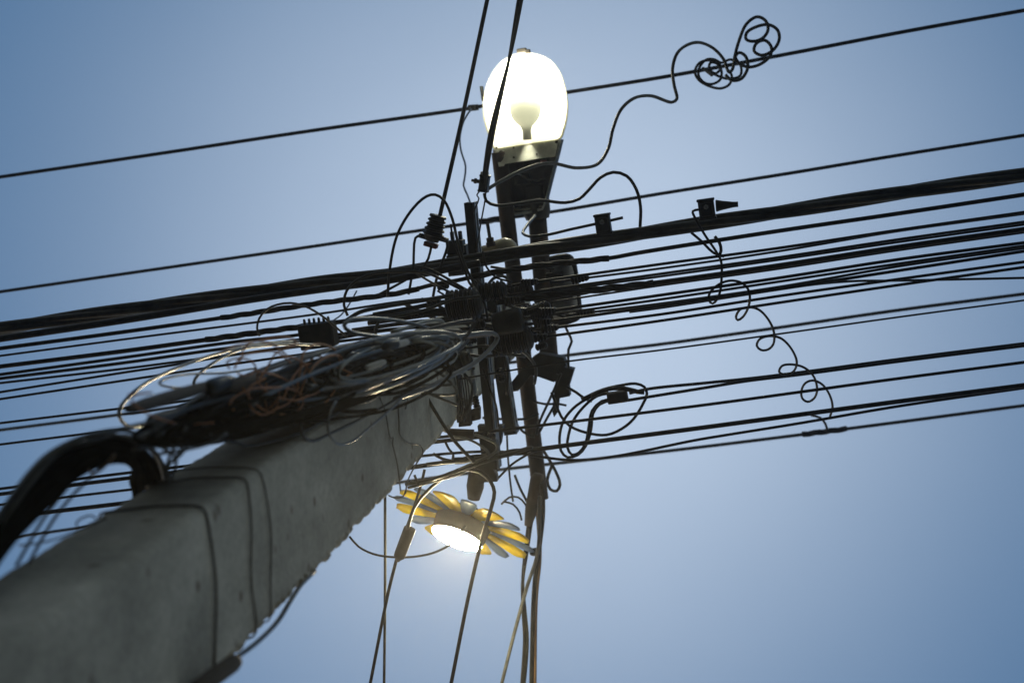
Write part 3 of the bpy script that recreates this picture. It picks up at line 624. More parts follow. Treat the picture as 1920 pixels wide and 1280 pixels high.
# ------------------------------------------------------------------ wire straps and cracks of wire on the pole
def strap(label, z, dzs, wpx, m='steelwire'):
    pts = []
    hx, hy = pole_half(z); off = .004
    c = [(-hx - off, -hy - off), (hx + off, -hy - off), (hx + off, hy + off), (-hx - off, hy + off)]
    loop = []
    for k in range(4):
        a, b = np.array(c[k]), np.array(c[(k + 1) % 4]); d = (b - a) / np.linalg.norm(b - a)
        for t in np.linspace(.0, 1, 14):
            loop.append((a + (b - a) * t))
    loop = np.array(loop)
    # soften the corners
    for _ in range(5): loop = (np.roll(loop, 1, 0) + loop * 2 + np.roll(loop, -1, 0)) / 4
    n = len(loop)
    zs = z + sm_noise(n, 9, .010) + dzs * np.array([math.sin(2 * math.pi * i / n + .6) for i in range(n)])
    q = []
    for (lx, ly), zt in zip(loop, zs):
        # keep it just outside the concrete
        kx, ky = pole_half(zt); s = max(abs(lx) / (kx + off), abs(ly) / (ky + off)); s = 1 / s if s > 0 else 1
        q.append(pole_pt(lx * max(1, s * .97), ly * max(1, s * .97), zt))
    return build(MB().tube(q, wpx * .5 * mpp(z), 6, closed=True), 'binding_wire', M[m], label=label, cat='wire', group='binding wires round the pole')
strap('lowest and thickest binding wire wrapped round the concrete pole', 2.67, .022, 6)
strap('middle binding wire wrapped round the concrete pole', 2.90, .022, 4.5)
strap('upper thin binding wire wrapped round the concrete pole', 3.00, .034, 3.6)
def face_wire(label, pxs, wpx, m='steelwire'):
    s = spline([(x, y, 0) for x, y in pxs], 6); q = [face_px(a, b) for a, b, _ in s]
    build(MB().tube(q, wpx * .5 * mpp(q[0][2] - CAM_H), 6), 'thin_wire', M[m], label=label, cat='wire')
face_wire('thin kinked wire running down the pole face, left one', [(712, 745), (722, 770), (733, 822), (737, 820), (736, 830), (745, 870), (751, 920)], 3)
face_wire('thin S shaped wire running down the pole face, right one', [(752, 738), (764, 748), (760, 766)], 3)
face_wire('thin wavy wire bending across the pole face to its edge', [(746, 750), (748, 790), (750, 815), (765, 830), (788, 835), (793, 848), (780, 870), (765, 900), (760, 925)], 3.2)
cable('thin_wire', 'small hook of wire at the rough pole edge above the flower lamp', [(760, 920), (756, 930), (740, 933), (728, 928)], 4.4, 3, 'steelwire', 'wire')
cable('conduit_cable', 'grey cable sagging along the lower right edge of the pole', [(395, 1262, 2.62), (430, 1240, 2.72), (480, 1205, 2.85), (520, 1165, 3.0), (545, 1125, 3.1), (565, 1095, 3.2), (590, 1070, 3.3)], 2.8, 10, 'grey')
t0, t1 = P(365, 1295, 2.5), P(446, 1236, 2.66)
build(MB().lathe(t0, t1, [(0, .012), (.04, .015), (.85, .015), (.95, .012), (1, .005)], 16), 'conduit_stub', M['brown'], label='round ended grey conduit stub on the lower pole edge', cat='conduit')

# ------------------------------------------------------------------ cross arms
EY = unit(P(930, 800, 5.3) - P(870, 380, 5.3)); EX = np.cross(EY, UP); EX = EX if EX[0] > 0 else -EX
def channel(name, label, p0, p1, z, wpx, m, slots='right', dep=.06):
    a, b = P(*p0, z), P(*p1, z); ax = unit(b - a); sd = np.cross(ax, UP); sd = sd if sd[0] > 0 else -sd
    hw = wpx * .5 * mpp(z); t = .006; r = empty(name, a, label, 'crossarm', 'steel crossarms on the pole')
    mb = MB(); mb.extrude(a, b, [(-hw, 0), (hw - t, 0), (hw - t, t), (-hw + t, t), (-hw + t, dep), (-hw, dep)], sd, UP)
    build(mb, 'channel_web', M[m], r)
    f = MB(); L = np.linalg.norm(b - a); n = int(L / .09)
    o = a + sd * (hw - t + .001)
    # slotted side flange: two rails and the bridges between the slots
    f.extrude(o, o + ax * L, [(0, -.001), (t, -.001), (t, dep * .3), (0, dep * .3)], sd, UP)
    f.extrude(o, o + ax * L, [(0, dep * .7), (t, dep * .7), (t, dep), (0, dep)], sd, UP)
    for k in range(n + 1):
        s0 = o + ax * (L * k / (n + .4)); f.extrude(s0, s0 + ax * .035, [(0.0005, dep * .3), (t - .0005, dep * .3), (t - .0005, dep * .7), (.0005, dep * .7)], sd, UP)
    build(f, 'slotted_flange', M['galv'], r)
    return r
channel('steel_crossarm', 'steel channel crossarm whose cut end stands up beside the lamp clamp', (879, 380), (926, 880), 5.3, 19, 'dark_steel')
channel('steel_crossarm', 'second steel channel crossarm just right of the first, across the pole top', (918, 560), (957, 815), 5.75, 24, 'dark_steel')
# long rusty pipe behind
a, b = P(936, 285, 6.3), P(1014, 935, 6.3); r15 = 15 * mpp(6.3)
build(MB().lathe(a, b, [(0, r15 * .97), (.002, r15), (.998, r15), (1, r15 * .97)], 18), 'steel_pipe', M['rust'], label='long dark rusty steel pipe running down past the street lamp to the hanging cables', cat='pipe')

# ------------------------------------------------------------------ street lamp
ZL = 6.3
def LP_(px, py, h=0.0): return P(px, py, ZL) + UP * h
BOWL = [(985, 98), (1008, 101), (1032, 112), (1050, 134), (1060, 162), (1065, 192), (1064, 222), (1058, 247), (1052, 262), (1030, 267), (1000, 271), (970, 276), (945, 280), (925, 281), (914, 252), (906, 222), (905, 192), (911, 162), (923, 136), (941, 114), (963, 102)]
BC_ = (985, 195)
def dome(out, cen, spec):
    rings = []
    for (s, h) in spec: rings.append([LP_(cen[0] + (x - cen[0]) * s, cen[1] + (y - cen[1]) * s, h) for x, y in out])
    return rings
def dense(out, k=3):
    n = len(out); return [tuple(p[:2]) for p in spline([(x, y, 0) for x, y in out + [out[0]]], 12)[:-1]]
BO = dense(BOWL)
lamp = empty('street_lamp', P(990, 405, ZL), 'lit street lamp with a clear egg shaped bowl on a pipe arm above the wires', 'street lamp')
mb = MB(); mb.rings(dome(BO, BC_, [(.985, .003), (.985, .03), (.93, .075), (.75, .115), (.45, .14), (.15, .147)]), cap0=False); build(mb, 'housing_top', M['boxgrey'], lamp)
mb = MB(); mb.rings(dome(BO, BC_, [(.955, .004), (.93, .03), (.85, .065), (.66, .095), (.4, .115), (.1, .12)]), cap0=False); build(mb, 'reflector', M['reflector'], lamp)
mb = MB(); mb.rings(dome(BO, BC_, [(.985, .002), (.985, -.004), (.955, -.004), (.955, .002), (.985, .002)]), cap0=False, cap1=False, smooth=False); build(mb, 'bowl_rim', M['rim'], lamp)
mb = MB(); mb.rings(dome(BO, BC_, [(1.005, .004), (1.0, -.008), (.955, -.027), (.87, -.052), (.7, -.078), (.45, -.094), (.2, -.1), (.03, -.101)]), cap0=False); bowl = build(mb, 'glass_bowl', M['glass'], lamp)
# bulb on the lamp's axis
ba, bb_ = LP_(991, 262, -.03), LP_(982, 128, -.03); k = mpp(ZL)
bulb = build(MB().lathe(ba, bb_, [(.58, 28 * k), (.7, 28 * k), (.84, 24 * k), (.95, 15 * k), (1.0, 3 * k)], 20), 'bulb', M['bulb'], lamp)
build(MB().lathe(ba, bb_, [(.0, 8 * k), (.13, 8 * k), (.19, 11 * k), (.25, 20 * k), (.32, 26 * k), (.42, 29 * k), (.58, 29 * k)], 20, cap=False), 'bulb_neck', M['opal'], lamp)
# gear housing
GEAR = [(924, 282), (1053, 263), (1048, 284), (1036, 330), (1024, 378), (1018, 394), (992, 400), (964, 404), (957, 396), (944, 350)]
gc = (988, 335)
mb = MB(); mb.rings(dome(GEAR, gc, [(1.0, -.004), (1.02, .02), (1.0, .07), (.85, .11), (.5, .125)]), cap0=False, smooth=False); build(mb, 'gear_housing', M['dark_steel'], lamp)
mb = MB(); mb.rings(dome(GEAR, gc, [(1.0, -.006), (.93, -.006), (.93, .012), (1.0, .012), (1.0, -.006)]), cap0=False, cap1=False, smooth=False); build(mb, 'housing_frame', M['plate'], lamp)
mb = MB(); mb.rings([[LP_(x, y, h - .008 - .0007 * max(0, y - 276)) for x, y in ((930, 282), (1048, 265), (1042, 293), (1000, 299), (949, 307), (947, 311), (938, 312))] for h in (-.002, .004)], smooth=False); pl = build(mb, 'gear_plate', M['plate'], lamp)
mb = MB()
for (x, y, rr) in ((941, 287, 5.2), (964, 277, 2), (965, 295, 2), (1008, 289, 1.8), (932, 277, 2), (1044, 266, 3.2)):
    hh = -.0105 - .0007 * max(0, y - 276); mb.lathe(LP_(x, y, hh), LP_(x, y, hh - .003), [(0, rr * k), (1, rr * k * .9)], 12, smooth=False)
build(mb, 'bolt_heads', M['ins'], pl)
mb = MB(); mb.box(LP_(1000, 365, .05), EX * .03, EY * .035, UP * .03, .004); build(mb, 'ballast', M['dark_steel'], lamp)
mb = MB(); mb.box(LP_(978, 335, .03), EX * .03, EY * .02, UP * .02, .003); build(mb, 'terminal_block', M['ins'], lamp)
mb = MB(); mb.lathe(LP_(1012, 305, .02), LP_(1024, 303, .02), [(0, 4 * k), (1, 4 * k)], 12); build(mb, 'capacitor', M['redplastic'], lamp)
mb = MB(); mb.tube([LP_(x, y, .01) for x, y in ((966, 324), (978, 330), (992, 337), (1008, 339), (1022, 335))], .003, 6); build(mb, 'inner_wire', M['pale'], lamp)
mb = MB(); mb.tube([LP_(x, y, .0) for x, y in ((938, 312), (950, 352), (964, 393), (985, 393), (1016, 386))], .0045, 6); build(mb, 'gasket', M['rim'], lamp)
mb = MB(); mb.box(LP_(978, 95, .005), EX * .018, EY * .008, UP * .012, .003).box(LP_(990, 97, .0), EX * .008, EY * .008, UP * .016, .003); build(mb, 'latch', M['brown'], lamp)
mb = MB(); mb.box(LP_(903, 176, .02), EX * .004, EY * .028, UP * .02, .002); build(mb, 'hinge', M['dark_steel'], lamp)
aa, ab = LP_(1002, 385, .05), P(1032, 700, ZL + .0)
mb = MB(); mb.lathe(aa, ab, [(0, 17.5 * k), (1, 17.5 * k)], 18); build(mb, 'lamp_arm', M['rust'], lamp)
mb = MB(); mb.lathe(LP_(1000, 372, .045), LP_(1005, 412, .045), [(0, 27 * k), (.7, 26 * k), (1, 22 * k)], 18); build(mb, 'arm_socket', M['dark_steel'], lamp)

# ------------------------------------------------------------------ flower lamp
ZF = 5.5; kf = mpp(ZF)
cr_, cu_, cb_ = ROT[:, 0], ROT[:, 1], ROT[:, 2]
an = R_(22); mj = math.cos(an) * cr_ - math.sin(an) * cu_
im = -math.sin(an) * cr_ - math.cos(an) * cu_
ti = R_(66); nv = im * math.sin(ti) + cb_ * math.cos(ti); kv = np.cross(nv, mj); kv = -kv if kv.dot(cu_) > 0 else kv
FO = P(871, 973, ZF)
fl = empty('flower_lamp', P(893, 890, ZF), 'lit lamp with yellow and pale blue petals hanging beside the concrete pole', 'lamp')
def petal(th, r0, r1, wd, col):
    d = math.cos(th) * mj + math.sin(th) * kv; s = np.cross(nv, d); n = 14
    rows = []
    for i in range(n + 1):
        t = i / n; rr = r0 + (r1 - r0) * t
        hw = wd * (.5 + .5 * math.sin(min(1, t * 1.25) * math.pi / 2)) if t < .84 else wd * math.sqrt(max(0.004, 1 - ((t - .84) / .16) ** 2))
        c = FO + d * rr * kf + nv * (5 + 5 * t * t) * kf
        rows.append([c - s * hw * kf + nv * .0012, c + nv * (.0012 + .002), c + s * hw * kf + nv * .0012, c + s * hw * kf - nv * .0012, c - nv * (.0012 - .002), c - s * hw * kf - nv * .0012])
    build(MB().rings(rows), 'petal', M[col], fl)
for i in range(16):
    petal(R_(20 + 22.5 * i), 46, 145 + RNG.normal() * 2, 16 if i % 2 else 23, 'skyblue' if i % 2 else 'yellow')
mb = MB().lathe(FO - nv * 26 * kf, FO + nv * 40 * kf, [(0, 20 * kf), (.1, 30 * kf), (.36, 52 * kf), (.46, 55 * kf), (.75, 54 * kf), (1, 52 * kf)], 32); build(mb, 'lamp_body', M['brown'], fl)
mb = MB().lathe(FO + nv * 40.3 * kf, FO + nv * 50 * kf, [(0, 51 * kf), (.2, 50 * kf), (.55, 42 * kf), (.85, 24 * kf), (1, 4 * kf)], 32); build(mb, 'light_dome', M['led'], fl)
mb = MB().lathe(P(895, 878, ZF + .02), P(888, 935, ZF + .03), [(0, 12 * kf), (.15, 16 * kf), (.6, 17 * kf), (1, 12 * kf)], 14); build(mb, 'lamp_mount', M['brown'], fl)

# ------------------------------------------------------------------ insulators and clamps
def ribbed(name, label, p0, p1, z, rpx, nrib=6, z1=None, core=.8, m='ins', cat='insulator', group=None):
    a, b = P(*p0, z), P(*p1, z1 or z); kk = mpp(z); prof = [(0, rpx * .4 * kk), (.04, rpx * .7 * kk)]
    for i in range(nrib):
        s = .06 + .88 * i / nrib; e = .88 / nrib
        prof += [(s, rpx * core * kk), (s + e * .25, rpx * kk), (s + e * .55, rpx * kk), (s + e * .8, rpx * core * kk)]
    prof += [(.96, rpx * .7 * kk), (1, rpx * .4 * kk)]
    return build(MB().lathe(a, b, prof, 18, smooth=False), name, M[m], label=label, cat=cat, group=group)
GI = 'ribbed insulators on the pole top'
ribbed('ribbed_insulator', 'largest round ribbed black insulator at the left of the pole top', (836, 576), (902, 566), 4.95, 31, 7, group=GI)
ribbed('ribbed_insulator', 'ribbed black insulator behind the largest one, with a grey loop above', (893, 550), (950, 541), 5.05, 18, 7, group=GI)
ribbed('ribbed_insulator', 'small comb like black insulator right of the ribbed ones', (948, 551), (1000, 543), 5.15, 13, 6, group=GI)
ribbed('ribbed_insulator', 'low ribbed black insulator under the smooth black drum', (918, 648), (1000, 634), 5.05, 24, 8, group=GI)
ribbed('ribbed_insulator', 'flat comb like black anchor among the right hand cables', (975, 585), (1032, 573), 5.15, 11, 7, group=GI)
ribbed('ribbed_insulator', 'small comb like black anchor below the flat one', (975, 627), (1018, 617), 5.2, 11, 6, group=GI)
ribbed('ribbed_insulator', 'round dark insulator on the pole edge below the thick grey loop', (838, 690), (884, 672), 4.9, 20, 3, group=GI)
kk = mpp(5.0)
build(MB().lathe(P(925, 609, 5.0), P(980, 598, 5.0), [(0, 16 * kk), (.05, 22 * kk), (.9, 24 * kk), (.96, 22 * kk), (1, 15 * kk)], 22), 'black_drum', M['ins'], label='smooth black drum between the ribbed insulators', cat='insulator')
cable('bracket_strap', 'pale grey loop over the second ribbed insulator', [(915, 534), (925, 522), (942, 517), (953, 524), (957, 536)], 5.1, 6, 'galv', 'bracket')
# ribbed terminal block
blk = empty('terminal_block', P(595, 628, 4.7), 'flat black cable block with a row of studs along its top, above the coils', 'terminal block')
kk = mpp(4.7); ax = unit(P(640, 618, 4.7) - P(563, 628, 4.7)); sd = np.cross(UP, ax)
mb = MB().box(P(597, 628, 4.7), ax * 34 * kk, sd * 24 * kk, UP * .03, .004); build(mb, 'block_body', M['ins'], blk)
for i in range(6):
    c = P(571 + i * 9, 605 - i * 1.1, 4.7); mb = MB().lathe(c + sd * 6 * kk, c - sd * 7 * kk, [(0, 2.8 * kk), (.7, 2.8 * kk), (1, 2 * kk)], 10); build(mb, 'stud', M['ins'], blk)
# ribbed service clamp with red base
sc_ = empty('service_clamp', P(808, 462, 5.2), 'ribbed black service clamp with a red base, hung on the straight drop cable', 'clamp')
kk = mpp(5.2); a, b = P(822, 403, 5.2), P(809, 452, 5.2); pr = [(0, 9 * kk), (.02, 16 * kk), (.1, 16.5 * kk), (.13, 13 * kk)]
for i in range(4): s = .16 + i * .17; r0 = 14 + i * 1.1; pr += [(s, r0 * kk), (s + .04, (r0 + 3.5) * kk), (s + .09, (r0 + 3.5) * kk), (s + .12, r0 * kk)]
pr += [(.88, 15 * kk), (1, 13 * kk)]
build(MB().lathe(a, b, pr, 20, smooth=False), 'clamp_body', M['ins'], sc_)
ax = unit(b - a); sd = np.cross(ax, UP); sd = sd if sd[0] > 0 else -sd
build(MB().box(P(808, 459, 5.2), sd * 13 * kk, ax * 4.5 * kk, UP * 10 * kk, .003), 'red_base', M['redplastic'], sc_)
mb = MB().box(P(794, 443, 5.2), sd * 9 * kk, ax * 4.5 * kk, UP * 6 * kk, .004); build(mb, 'clamp_ear', M['ins'], sc_)
mb = MB().box(P(832, 449, 5.2), sd * 9 * kk, ax * 4.5 * kk, UP * 6 * kk, .004); build(mb, 'clamp_ear', M['ins'], sc_)
# bolted connectors
def connector(label, c, z, wpx, hpx, bolt=True, cap=None, ang=-8):
    kk = mpp(z); ax = unit(P(c[0] + 100, c[1] + 100 * math.tan(R_(ang)), z) - P(*c, z)); dn = np.cross(UP, ax); dn = dn if dn[1] > 0 else -dn
    r = empty('cable_connector', P(*c, z), label, 'connector', 'bolted cable connectors')
    C0 = P(*c, z)
    mb = MB().box(C0, ax * wpx * .5 * kk, dn * hpx * .5 * kk, UP * .022, .004).box(C0 - UP * .022, ax * wpx * .36 * kk, dn * hpx * .36 * kk, UP * .006, .003)
    for s in (-1, 1): mb.box(C0 + dn * hpx * .5 * s * kk, ax * wpx * .56 * kk, dn * 2.2 * kk, UP * .019, .003)
    build(mb, 'connector_body', M['ins'], r)
    if bolt:
        cc = C0 - dn * hpx * .14 * kk
        build(MB().lathe(cc - UP * .028, cc - UP * .036, [(0, 4.6 * kk), (.8, 4.6 * kk), (1, 3.8 * kk)], 6, smooth=False), 'bolt_head', M['galv'], r)
    if cap:
        a, b = P(cap[0], cap[1], z), P(cap[2], cap[3], z); build(MB().lathe(a, b, [(0, 10 * kk), (.04, 11 * kk), (.3, 8.5 * kk), (.75, 5.5 * kk), (.9, 5 * kk), (1, 5 * kk)], 14), 'end_cap', M['ins'], r)
    return r
connector('small black cube clamp on the thick twisted bundle, with a short wire stub', (1131, 420), 5.18, 28, 34)
connector('black clamp with a long cone cap pointing right, on the thick twisted bundle', (1325, 392), 5.18, 29, 34, cap=(1342, 386, 1384, 383))
lc = connector('small black clamp at the foot of the twisted drop beside the street lamp', (908, 344), 5.32, 17, 28, bolt=False, ang=8)
kk = mpp(5.3)
build(MB().lathe(P(901, 341, 5.3), P(884, 338, 5.3), [(0, 3.6 * kk), (.4, 3.6 * kk), (.42, 5 * kk), (.7, 5 * kk), (.72, 2.6 * kk), (1, 2.6 * kk)], 8, smooth=False), 'side_bolt', M['dark_steel'], lc)
for x in (903, 913): build(MB().lathe(P(x, 331, 5.32), P(x + 1, 322, 5.32), [(0, 3.2 * kk), (1, 2.8 * kk)], 8), 'wire_stub', M['pale'], lc)
cable('thin_wire', 'short thin wire hanging under the clamp beside the street lamp, left strand', [(900, 358), (894, 366), (898, 372), (892, 388), (888, 398)], 5.3, 2.8, 'steelwire', 'wire')
cable('thin_wire', 'long thin wire hanging under the clamp beside the street lamp, right strand', [(911, 360), (909, 378), (904, 405), (899, 435), (893, 470)], 5.3, 3, 'steelwire', 'wire')
cable('thin_wire', 'faint blue wire trailing from the top wire down to the crossarm end', [(884, 204), (870, 226), (862, 262), (865, 285), (873, 312), (871, 335), (869, 348), (876, 365), (883, 384), (890, 410)], 6.6, 3.6, 'blue', 'wire')
cable('thin_wire', 'faint blue wire slanting behind the ribbed block', [(669, 545), (655, 570), (640, 590), (626, 600)], 5.8, 3, 'blue', 'wire')
# brown block with two prongs
br = empty('bracket_block', P(857, 515, 5.5), 'brown grey block with a dark two pronged top behind the wire legs', 'bracket')
kk = mpp(5.5); ax = unit(P(862, 540, 5.5) - P(855, 480, 5.5)); sd = np.cross(ax, UP); sd = sd if sd[0] > 0 else -sd
build(MB().box(P(856, 496, 5.5), sd * 15 * kk, ax * 20 * kk, UP * .03, .003), 'block_body', M['brown'], br)
build(MB().box(P(855, 463, 5.5), sd * 16 * kk, ax * 13 * kk, UP * .03, .004).box(P(870, 480, 5.52), sd * 8 * kk, ax * 22 * kk, UP * .028, .004), 'block_top', M['ins'], br)
for x, y in ((848, 442), (863, 441)): build(MB().box(P(x, y, 5.5), sd * 3 * kk, ax * 8 * kk, UP * .012, .002), 'prong', M['ins'], br)
# cream porcelain insulator with bolt
pi = empty('porcelain_insulator', P(935, 470, 5.6), 'cream porcelain insulator with an upright bolt behind the twisted bundle', 'insulator')
kk = mpp(5.6)
build(MB().lathe(P(898, 472, 5.6), P(968, 461, 5.6), [(0, 6 * kk), (.05, 10 * kk), (.3, 11 * kk), (.36, 14 * kk), (.5, 17 * kk), (.75, 19 * kk), (.9, 14 * kk), (1, 6 * kk)], 20), 'porcelain_body', M['porcelain'], pi)
build(MB().lathe(P(914, 419, 5.55), P(921, 462, 5.55), [(0, 3.3 * kk), (.6, 3.3 * kk), (.62, 7 * kk), (.8, 7 * kk), (.82, 9 * kk), (1, 9 * kk)], 8, smooth=False), 'bolt', M['rust'], pi)
# rounded equipment box
eq = empty('equipment_box', P(1060, 540, 5.9), 'rounded dark framed grey box right of the lamp arm, behind the fan of cables', 'box')
OUT = [(1030, 482), (1062, 476), (1074, 482), (1081, 500), (1086, 540), (1090, 585), (1086, 598), (1074, 604), (1040, 610), (1034, 560)]
OUT = dense(OUT); ec = (1060, 542)
def dm(out, cen, z, spec): return [[P(cen[0] + (x - cen[0]) * s, cen[1] + (y - cen[1]) * s, z) + UP * h for x, y in out] for s, h in spec]
build(MB().rings(dm(OUT, ec, 5.9, [(1, .02), (1.02, .0), (.98, -.02), (.8, -.02), (.8, .0), (.82, .015), (1, .02)]), cap0=False, cap1=False), 'box_frame', M['ins'], eq)
build(MB().rings([[p + UP * (float(np.dot(p - P(1060, 542, 5.9), EX)) * .9) for p in r_] for r_ in dm(OUT, ec, 5.9, [(.82, -.005), (.8, .06), (.6, .07)])]), 'box_panel', M['white'], eq)
for x, y, w_, h_ in ((1040, 515, 16, 5), (1046, 528, 12, 4), (1055, 560, 20, 4)):
    build(MB().box(P(x, y, 5.86), EX * w_ * mpp(5.86), EY * h_ * mpp(5.86), UP * .01, .002), 'box_rib', M['ins'], eq)
# clamp bracket on the pipe
bk = empty('pipe_clamp', P(1020, 680, 6.2), 'dark steel clamp with a tilted plate gripping the rusty pipe below the cables', 'bracket')
def slab(pxs, z, h0, h1): return MB().rings([[P(x, y, z) + UP * h for x, y in pxs] for h in (h0, h1)], smooth=False)
build(slab([(950, 728), (972, 700), (1000, 668), (1012, 661), (1058, 668), (1066, 690), (1058, 702), (1040, 714), (1012, 704), (998, 700), (974, 730), (962, 732)], 6.15, -.03, .03), 'clamp_band', M['dark_steel'], bk)
build(slab([(1060, 686), (1078, 690), (1068, 722), (1070, 740), (1050, 744), (1050, 715)], 6.1, -.03, .02), 'clamp_plate', M['dark_steel'], bk)
build(slab([(1044, 700), (1058, 704), (1050, 745), (1048, 770), (1040, 780), (1036, 768), (1040, 735)], 6.1, -.02, .0), 'clamp_tongue', M['dark_steel'], bk)
def pole_band(label, z, hgt, off=.006):
    hx, hy = pole_half(z); hx += off; hy += off; rg = []
    for h in (-hgt / 2, hgt / 2):
        rg.append([pole_pt(x, y, z + h) for x, y in ((-hx + .02, -hy), (hx - .02, -hy), (hx, -hy + .02), (hx, hy - .02), (hx - .02, hy), (-hx + .02, hy), (-hx, hy - .02), (-hx, -hy + .02))])
    o = build(MB().rings(rg, cap0=False, cap1=False, smooth=False), 'pole_band', M['rust'], label=label, cat='band', group='steel bands round the pole top')
    for ly in (-.6, .6):
        a = pole_pt(hx - .002, hy * ly, z); d = pole_pt(hx + .03, hy * ly, z) - a
        build(MB().lathe(a, a + d, [(0, .013), (.35, .013), (.36, .007), (1, .007)], 6, smooth=False), 'band_bolt', M['galv'], o)
pole_band('rusty steel band with bolts round the pole under the crossarm', 5.05, .05)
pole_band('upper rusty steel band round the pole top behind the crossarms', 6.05, .06)
for k, (x, y, dx, dy, r) in enumerate(((884, 612, 26, -6, 9), (905, 655, 20, -4, 8), (936, 690, 6, 26, 7), (890, 742, 5, 24, 7), (1004, 652, 22, -6, 7), (800, 566, 26, -5, 8), (770, 592, 24, -5, 7), (820, 540, 22, -5, 6), (872, 640, 22, -5, 8), (905, 815, 24, 4, 7), (965, 590, 24, -5, 7))):
    ribbed('cable_clamp', 'small dark ribbed clamp among the knotted cables at the pole top', (x, y), (x + dx, y + dy), 5.0 + .05 * (k % 4), r, 4, group='small clamps at the pole top', cat='clamp')
XT = [
 [(905, 470), (912, 500), (930, 520), (960, 528)], [(870, 500), (880, 530), (905, 560), (915, 600)], [(890, 520), (930, 560), (980, 580), (1010, 572)],
 [(930, 560), (960, 575), (990, 570), (1002, 585), (985, 600)], [(985, 575), (1010, 578), (1032, 585), (1068, 598)], [(940, 610), (985, 600), (1025, 588)],
 [(1000, 560), (1015, 590), (1012, 625), (1022, 655)], [(850, 640), (875, 652), (910, 648), (940, 660)], [(860, 660), (900, 668), (950, 664), (985, 668)],
 [(905, 690), (915, 720), (930, 760), (935, 800)], [(945, 665), (952, 700), (950, 740)], [(960, 650), (985, 662), (1005, 690), (1002, 720)],
 [(820, 545), (840, 560), (838, 590), (850, 612)], [(880, 540), (900, 530), (915, 545), (905, 570), (885, 580)], [(870, 700), (885, 720), (880, 760), (868, 790)],
 [(845, 420), (850, 452), (862, 480), (870, 515)], [(920, 500), (960, 505), (1000, 498), (1040, 505)],
]
for k, pts in enumerate(XT):
    cable('jumper_wire', 'short jumper wire tangled among the insulators at the pole top', pts, 5.0 + .06 * (k % 7), 4 + k % 3, ('black', 'dusty', 'grey')[k % 3], 'wire', group='jumper wires among the insulators')
# brackets right of the pole edge
build(slab([(840, 804), (888, 806), (889, 820), (842, 818)], 5.0, -.012, .012), 'bracket_plate', M['rust'], label='small dark rusty plate jutting from the pole edge above the tangle', cat='bracket')
build(slab([(862, 766), (882, 764), (884, 796), (862, 798)], 5.1, -.02, .02).add(*[[P(x, y, 5.1) + UP * .0 for x, y in ((884, 768), (900, 764), (900, 786), (884, 790))] + [P(x, y, 5.1) + UP * .02 for x, y in ((884, 768), (900, 764), (900, 786), (884, 790))], [(0, 1, 2, 3), (4, 5, 6, 7), (0, 1, 5, 4), (1, 2, 6, 5), (2, 3, 7, 6), (3, 0, 4, 7)]]), 'wood_block', M['brown'], label='brown wooden packing block between pole edge and crossarm', cat='block')
build(slab([(897, 796), (945, 796), (940, 830), (922, 870), (932, 888), (934, 900), (900, 902), (890, 880), (904, 850)], 5.45, -.02, .02), 'brace_bracket', M['dark_steel'], label='tapering dark bracket joining the crossarm foot to the flower lamp', cat='bracket')
# vertical wires against the pole edge
for i in range(7):
    x0 = 851 + i * 4.6; cable('tie_wire', 'fine upright wire in the row between pole edge and crossarm', [(x0 - 4, 705 + RNG.normal() * 4), (x0 + 1, 740), (x0 + 4 + RNG.normal() * 2, 792)], 5.0, 3, 'steelwire', 'wire', group='fine upright wires at the pole edge')
# splice sleeve
kk = mpp(4.97); build(MB().lathe(P(769, 989, 4.97), P(745, 1052, 4.97), [(0, 11 * kk), (.02, 12 * kk), (.8, 11.5 * kk), (.86, 11 * kk), (.93, 6 * kk), (1, 3.2 * kk)], 18), 'splice_sleeve', M['brown'], label='brown tubular splice sleeve hanging left of the flower lamp', cat='splice')
# boxed splice right of the pole
bs = empty('boxed_splice', P(1158, 742, 5.45), 'small square black splice box with looped tails right of the pole', 'splice')
kk = mpp(5.45); ax = unit(P(1178, 735, 5.45) - P(1138, 741, 5.45)); sd = np.cross(UP, ax)
build(MB().box(P(1158, 744, 5.45), ax * 19 * kk, sd * 10.5 * kk, UP * .02, .004), 'splice_body', M['brown'], bs)
TL = [
 ('inner hanging cable loop below the square splice box', [(1150, 736), (1120, 742), (1092, 765), (1074, 790), (1066, 815), (1064, 838), (1072, 852), (1086, 848), (1098, 830), (1104, 800), (1110, 770), (1128, 752), (1148, 748)], 5.45),
 ('outer hanging cable loop below the square splice box', [(1140, 732), (1105, 745), (1075, 765), (1056, 790), (1049, 820), (1052, 845), (1064, 857), (1084, 852), (1098, 836), (1108, 806), (1112, 775), (1124, 758), (1145, 750)], 5.5),
 ('cable hooping above the square splice box and swinging down to the left', [(1090, 748), (1130, 730), (1165, 722), (1192, 719), (1208, 725), (1213, 738), (1206, 756), (1188, 785), (1165, 804), (1137, 815), (1100, 811), (1068, 798), (1052, 780), (1042, 756), (1034, 735)], 5.5),
 ('short thick cable end over the square splice box', [(1110, 742), (1140, 729), (1170, 728), (1195, 734), (1208, 735)], 5.4),
 ('dark cable from the tilted plate to the square splice box', [(1062, 725), (1080, 735), (1098, 748), (1110, 752)], 5.6),
]
for lab, pts, z in TL: cable('cable_loop', lab, pts, z, 5.5 if 'thick' not in lab else 9, 'black', 'cable', group='loops round the square splice box')
